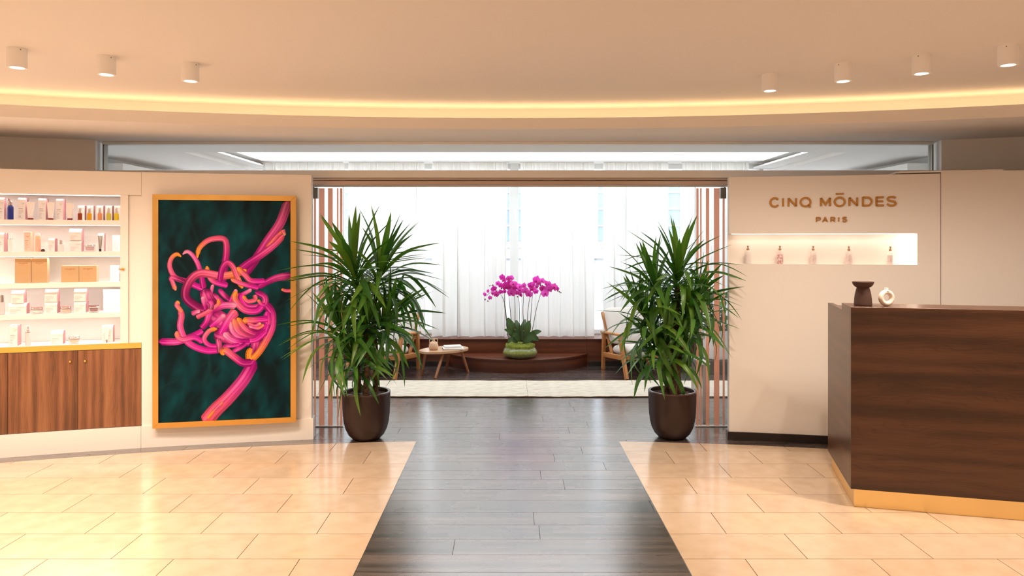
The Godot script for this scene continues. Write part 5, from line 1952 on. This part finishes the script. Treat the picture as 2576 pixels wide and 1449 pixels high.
func pillow(w: float, l: float, h: float) -> MB:
	var mb := MB.new()
	var P := []
	for k in 13:
		var v := -PI / 2 + PI * k / 12.0
		var row := PackedVector3Array()
		for j in 40:
			var u := TAU * j / 40.0
			var e := 0.28
			var cx := pow(absf(cos(u)), e) * signf(cos(u))
			var cz := pow(absf(sin(u)), e) * signf(sin(u))
			var rr := pow(cos(v), 0.35) if k > 0 and k < 12 else 0.0
			row.append(Vector3(cx * rr * w / 2, sin(v) * h / 2 * (1.0 if k > 0 and k < 12 else 1.02), cz * rr * l / 2))
		P.append(row)
	mb.grid(P, true, -1.0)
	return mb

func side_table() -> void:
	var t := thing("side_table", "low oak side table with rounded triangular top beside the step", "table", at(-0.757, 0, 8.45))
	var pl := PackedVector2Array()
	var outline := [Vector2(-0.275, 0.16), Vector2(-0.2, 0.245), Vector2(-0.06, 0.25), Vector2(0.1, 0.19), Vector2(0.225, 0.06), Vector2(0.27, -0.08), Vector2(0.2, -0.215), Vector2(0.06, -0.25), Vector2(-0.08, -0.2), Vector2(-0.2, -0.08), Vector2(-0.265, 0.04), Vector2(-0.275, 0.16)]
	for q in catmull(outline, 6):
		if pl.size() == 0 or pl[pl.size() - 1].distance_to(q) > 0.002:
			pl.append(q)
	pl.remove_at(pl.size() - 1)
	var mb := MB.new()
	mb.slab(pl, 0.257, 0.281, Vector2.ZERO, Vector2(1.5, 3.0))
	obj("tabletop", mb, M.tabletop, t)
	var legs := [[Vector3(-0.247, 0, 0.106), Vector3(-0.2, 0.257, 0.12)], [Vector3(-0.071, 0, 0.335), Vector3(0.0, 0.257, 0.15)], [Vector3(-0.004, 0, -0.2), Vector3(0.06, 0.257, -0.14)], [Vector3(0.272, 0, -0.033), Vector3(0.19, 0.257, -0.03)]]
	for q in legs:
		mb = MB.new()
		mb.tube([q[0], q[1]], [0.0155, 0.0175], 14)
		obj("leg", mb, M.oak_dark, t)
	# jug with two handles
	var j := thing("clay_jug", "small peach clay jug with two square handles on the side table", "jug", at(-0.873, 0.2815, 8.37, 0.15))
	mb = MB.new()
	mb.lathe([Vector2(0, 0), Vector2(0.043, 0), Vector2(0.05, 0.006), Vector2(0.0545, 0.022), Vector2(0.0535, 0.045), Vector2(0.0475, 0.07), Vector2(0.038, 0.086), Vector2(0.02, 0.096), Vector2(0.0145, 0.1), Vector2(0.0145, 0.124), Vector2(0.0165, 0.127), Vector2(0.0115, 0.127), Vector2(0.0105, 0.1), Vector2(0, 0.098)], 36)
	obj("body", mb, M.jug, j)
	for s in [-1.0, 1.0]:
		mb = MB.new()
		mb.tube(catmull([Vector3(0.012 * s, 0.121, 0), Vector3(0.034 * s, 0.123, 0), Vector3(0.043 * s, 0.117, 0), Vector3(0.0455 * s, 0.1, 0), Vector3(0.045 * s, 0.075, 0)], 4), [0.0045, 0.0045, 0.0045, 0.0045, 0.0045, 0.0045, 0.0045, 0.0045, 0.0045, 0.0045, 0.0045, 0.0045, 0.0045, 0.0045, 0.0045, 0.0045, 0.0045], 8)
		obj("handle", mb, M.jug, j)
	# two books
	for k in 2:
		var bw: float = [0.235, 0.195][k]
		var bd: float = [0.17, 0.14][k]
		var bh: float = [0.017, 0.022][k]
		var b := thing("book", ["larger thin book with black and white spine, lower of two on the side table", "smaller white book on top of the pile on the side table"][k], "book", at([-0.655, -0.66][k], 0.2815 + [0.0, 0.0175][k], [8.41, 8.425][k], 0.16 + 0.06 * k))
		mb = MB.new()
		mb.box(Vector3(-bw / 2, 0, -bd / 2), Vector3(bw / 2, 0.002, bd / 2), 0.0005)
		mb.box(Vector3(-bw / 2, bh - 0.002, -bd / 2), Vector3(bw / 2, bh, bd / 2), 0.0005)
		obj("cover", mb, M.bookwhite, b)
		mb = MB.new()
		mb.box(Vector3(-bw / 2 - 0.0005, 0.0021, -bd / 2), Vector3(-bw / 2 + 0.002, bh - 0.0021, bd / 2), 0.0)
		obj("spine", mb, M.bookblack if k == 0 else M.bookwhite, b)
		mb = MB.new()
		mb.box(Vector3(-bw / 2 + 0.003, 0.0021, -bd / 2 + 0.003), Vector3(bw / 2 - 0.003, bh - 0.0021, bd / 2 - 0.003), 0.0)
		obj("pages", mb, M.paper, b)

func orchids() -> void:
	var r := RandomNumberGenerator.new()
	r.seed = 9
	var sc := 8.62 / F
	# picture coordinates of the crop: 6.04 per image pixel, bowl centre at column 655, base row 1340
	var base := Vector3(0.112, 0.1555, -8.63)
	var t := thing("orchid_bowl", "magenta orchids with mossy base in a round glass bowl on the step", "potted plant", Transform3D(Basis.IDENTITY, base))
	var cp := func(x: float, y: float, z: float) -> Vector3: return Vector3((x - 655.0) / 6.04 * sc, (1335.0 - y) / 6.04 * sc, z)
	var mb := MB.new()
	mb.lathe([Vector2(0, 0.0), Vector2(0.13, 0.0), Vector2(0.165, 0.008), Vector2(0.197, 0.03), Vector2(0.2085, 0.06), Vector2(0.203, 0.085), Vector2(0.185, 0.108), Vector2(0.165, 0.12)], 56)
	obj("bowl", mb, M.bowlglass, t)
	mb = MB.new()
	var P := []
	var mn := nz(31, 14.0, 4)
	for q in [Vector2(0, 0.006), Vector2(0.128, 0.006), Vector2(0.17, 0.018), Vector2(0.193, 0.042), Vector2(0.2, 0.06), Vector2(0.193, 0.07), Vector2(0.18, 0.09), Vector2(0.166, 0.112), Vector2(0.172, 0.13), Vector2(0.165, 0.15), Vector2(0.135, 0.165), Vector2(0.09, 0.16), Vector2(0.04, 0.155), Vector2(0, 0.155)]:
		var row := PackedVector3Array()
		for k in 72:
			var a := TAU * k / 72
			var p := Vector3(cos(a) * q.x, q.y, sin(a) * q.x)
			var amp := 0.012 if q.y > 0.12 else 0.002
			p += Vector3(cos(a), 0.9 if q.y > 0.12 else 0.0, sin(a)) * mn.get_noise_3d(p.x * 4.0, p.y * 4.0, p.z * 4.0) * amp * 2.0
			row.append(p)
		P.append(row)
	mb.grid(P, true, -1.0)
	obj("moss", mb, M.moss, t)
	# broad leaves [base x, base y, tip x, tip y, width, z tip]
	for q in [[610, 1080, 470, 740, 120, -0.03], [640, 1080, 600, 780, 100, -0.06], [660, 1090, 420, 905, 62, 0.06], [670, 1080, 735, 770, 90, -0.08], [690, 1080, 800, 780, 100, 0.0], [700, 1100, 980, 945, 70, -0.02], [700, 1100, 900, 1000, 90, 0.07], [720, 1105, 940, 1080, 84, 0.0], [620, 1100, 470, 1105, 66, 0.12], [700, 1110, 890, 1040, 80, 0.13], [640, 1060, 560, 960, 80, 0.04], [660, 1090, 540, 1000, 70, 0.1]]:
		var a: Vector3 = cp.call(q[0], q[1], q[5] * 0.3 + 0.02)
		var b: Vector3 = cp.call(q[2], q[3], q[5])
		var mid := (a + b) * 0.5 + Vector3(0, 0.025 if q[3] > 900 else 0.0, 0) + Vector3((a.x - b.x) * -0.12, 0.02, 0.02)
		var path := catmull([a, mid, b], 6)
		mb = MB.new()
		P = []
		for k in path.size():
			var u := k / float(path.size() - 1)
			var dir: Vector3 = (path[mini(k + 1, path.size() - 1)] - path[maxi(k - 1, 0)]).normalized()
			var side := dir.cross(Vector3(0, 0.25, 1)).normalized()
			var w: float = q[4] / 6.04 * sc * 0.66 * (sin(PI * pow(clampf(u, 0.02, 0.985), 0.8)) * 0.85 + 0.1)
			var n := side.cross(dir)
			P.append(PackedVector3Array([path[k] + side * w + n * w * 0.25, path[k], path[k] - side * w + n * w * 0.25]))
		mb.grid(P, false, 1.0)
		for k in mb.t.size():
			mb.t[k] = Vector2(mb.t[k].y, mb.t[k].x)
		obj("leaf", mb, M.orchleaf, t)
	# flower stems
	var stems := [[500, 1075, 455, 780, 425, 540, 375, 390, -0.02], [560, 1060, 520, 760, 492, 470, 480, 330, -0.05], [590, 1090, 580, 870, 580, 590, 572, 380, 0.06], [645, 1060, 650, 780, 642, 500, 635, 380, 0.0], [705, 1095, 710, 890, 700, 610, 712, 360, 0.07], [760, 1000, 770, 740, 785, 560, 815, 370, -0.03], [800, 960, 815, 800, 830, 600, 850, 340, -0.06], [800, 1060, 850, 880, 905, 600, 975, 350, 0.02], [480, 1070, 440, 700, 420, 540, 420, 340, 0.03]]
	for q in stems:
		var pts := []
		for k in 4:
			pts.append(cp.call(q[k * 2], q[k * 2 + 1], q[8] * (1.0 - 0.2 * k)))
		mb = MB.new()
		var path := catmull(pts, 8)
		var rad := []
		for k in path.size():
			rad.append(lerpf(0.0042, 0.0026, k / float(path.size() - 1)))
		mb.tube(path, rad, 7)
		var so := obj("stem", mb, M.stem, t)
		for k in [7, 16]:
			mb = MB.new()
			mb.lathe([Vector2(0.0055, -0.003), Vector2(0.0058, 0), Vector2(0.0055, 0.003)], 10, path[k])
			obj("tie", mb, M.tie, so)
	for q in [[355, 390, 300, 330, 250, 320, 200, 350, 150, 400], [420, 340, 380, 270, 300, 240, 190, 250], [480, 340, 470, 220, 500, 140], [572, 380, 550, 270, 570, 200], [635, 400, 640, 300, 650, 230], [712, 370, 720, 290, 770, 290], [815, 370, 840, 260, 900, 160], [850, 340, 900, 220, 1000, 180, 1060, 200], [975, 350, 1040, 260, 1150, 270, 1270, 350]]:
		var pts := []
		for k in range(0, q.size(), 2):
			pts.append(cp.call(q[k], q[k + 1], 0.0))
		mb = MB.new()
		var path := catmull(pts, 5)
		var rad := []
		for k in path.size():
			rad.append(0.002)
		mb.tube(path, rad, 6)
		obj("spray", mb, M.stem, t)
	var fm := flower_mesh()
	var lm := MB.new()
	lm.lathe([Vector2(0, 0.012), Vector2(0.004, 0.01), Vector2(0.006, 0.005), Vector2(0.005, 0.0), Vector2(0, -0.001)], 10)
	var lip := lm.mesh()
	var fl := [[123, 372, 52], [170, 325, 46], [200, 430, 50], [258, 292, 76], [245, 355, 60], [297, 368, 80], [322, 208, 62], [365, 240, 66], [385, 118, 72], [415, 160, 62], [362, 335, 60], [435, 225, 80], [440, 262, 84], [480, 130, 60], [522, 128, 66], [420, 335, 50], [490, 190, 60], [512, 262, 92], [548, 215, 84], [525, 345, 104], [580, 215, 60], [585, 350, 70], [645, 255, 84], [655, 305, 84], [712, 243, 72], [735, 318, 84], [640, 350, 64], [665, 385, 56], [790, 370, 90], [815, 240, 74], [855, 225, 66], [840, 290, 76], [893, 330, 66], [912, 258, 70], [905, 165, 108], [945, 195, 72], [990, 165, 62], [1015, 180, 56], [1000, 290, 80], [1060, 210, 66], [1090, 210, 56], [1090, 295, 96], [1032, 360, 96], [1115, 255, 60], [1172, 265, 92], [1222, 290, 46], [605, 275, 60], [560, 300, 70]]
	for q in fl:
		var p: Vector3 = cp.call(q[0], q[1], 0.03 + r.randf_range(-0.03, 0.05))
		var s: float = q[2] / 6.04 * sc * 1.4
		var bs := Basis.from_euler(Vector3(r.randf_range(-0.5, 0.35), r.randf_range(-0.9, 0.9), r.randf_range(-0.35, 0.35))).scaled(Vector3.ONE * s)
		var f := put("flower", fm, M.petal[r.randi() % 3], t, Transform3D(bs, p))
		put("lip", lip, M.lip, f, Transform3D(Basis(Vector3.RIGHT, PI / 2).scaled(Vector3.ONE * 16.0), Vector3(0, -0.06, 0.03)))
	for q in [[125, 455, 14], [168, 480, 11], [195, 250, 9], [240, 237, 12], [243, 265, 14], [375, 288, 16], [1228, 325, 14], [1252, 338, 12], [1275, 350, 11], [618, 415, 12], [770, 290, 10], [965, 237, 16], [575, 245, 14]]:
		mb = MB.new()
		var s: float = q[2] / 6.04 * sc
		mb.lathe([Vector2(0, -s), Vector2(s * 0.7, -s * 0.6), Vector2(s * 0.9, 0), Vector2(s * 0.6, s * 0.7), Vector2(0, s)], 10, cp.call(q[0], q[1], 0.02))
		obj("bud", mb, M.bud, t)

# moth orchid face, one unit across, looking along +z
func flower_mesh() -> ArrayMesh:
	var mb := MB.new()
	# [direction, length, width, lift]
	for q in [[0.12, 0.5, 0.62, 0.03], [PI - 0.12, 0.5, 0.62, 0.03], [PI / 2, 0.52, 0.36, 0.0], [-PI / 2 - 0.62, 0.5, 0.34, -0.01], [-PI / 2 + 0.62, 0.5, 0.34, -0.01]]:
		var P := []
		var d := Vector3(cos(q[0]), sin(q[0]), 0)
		var s := Vector3(-d.y, d.x, 0)
		for k in 7:
			var u := k / 6.0
			var w: float = q[2] * 0.5 * sqrt(maxf(0.0, 1.0 - pow(2.0 * pow(u, 0.85) - 1.05, 2.0))) if k > 0 else 0.03
			if k == 6:
				w = q[2] * 0.1
			var row := PackedVector3Array()
			for j in 5:
				var e := j / 2.0 - 1.0
				row.append(d * q[1] * u * (1.0 - 0.06 * e * e) + s * w * e + Vector3(0, 0, q[3] + 0.1 * u * (1.0 - u) - 0.05 * e * e))
			P.append(row)
		mb.grid(P, false, 1.0)
	return mb.mesh()
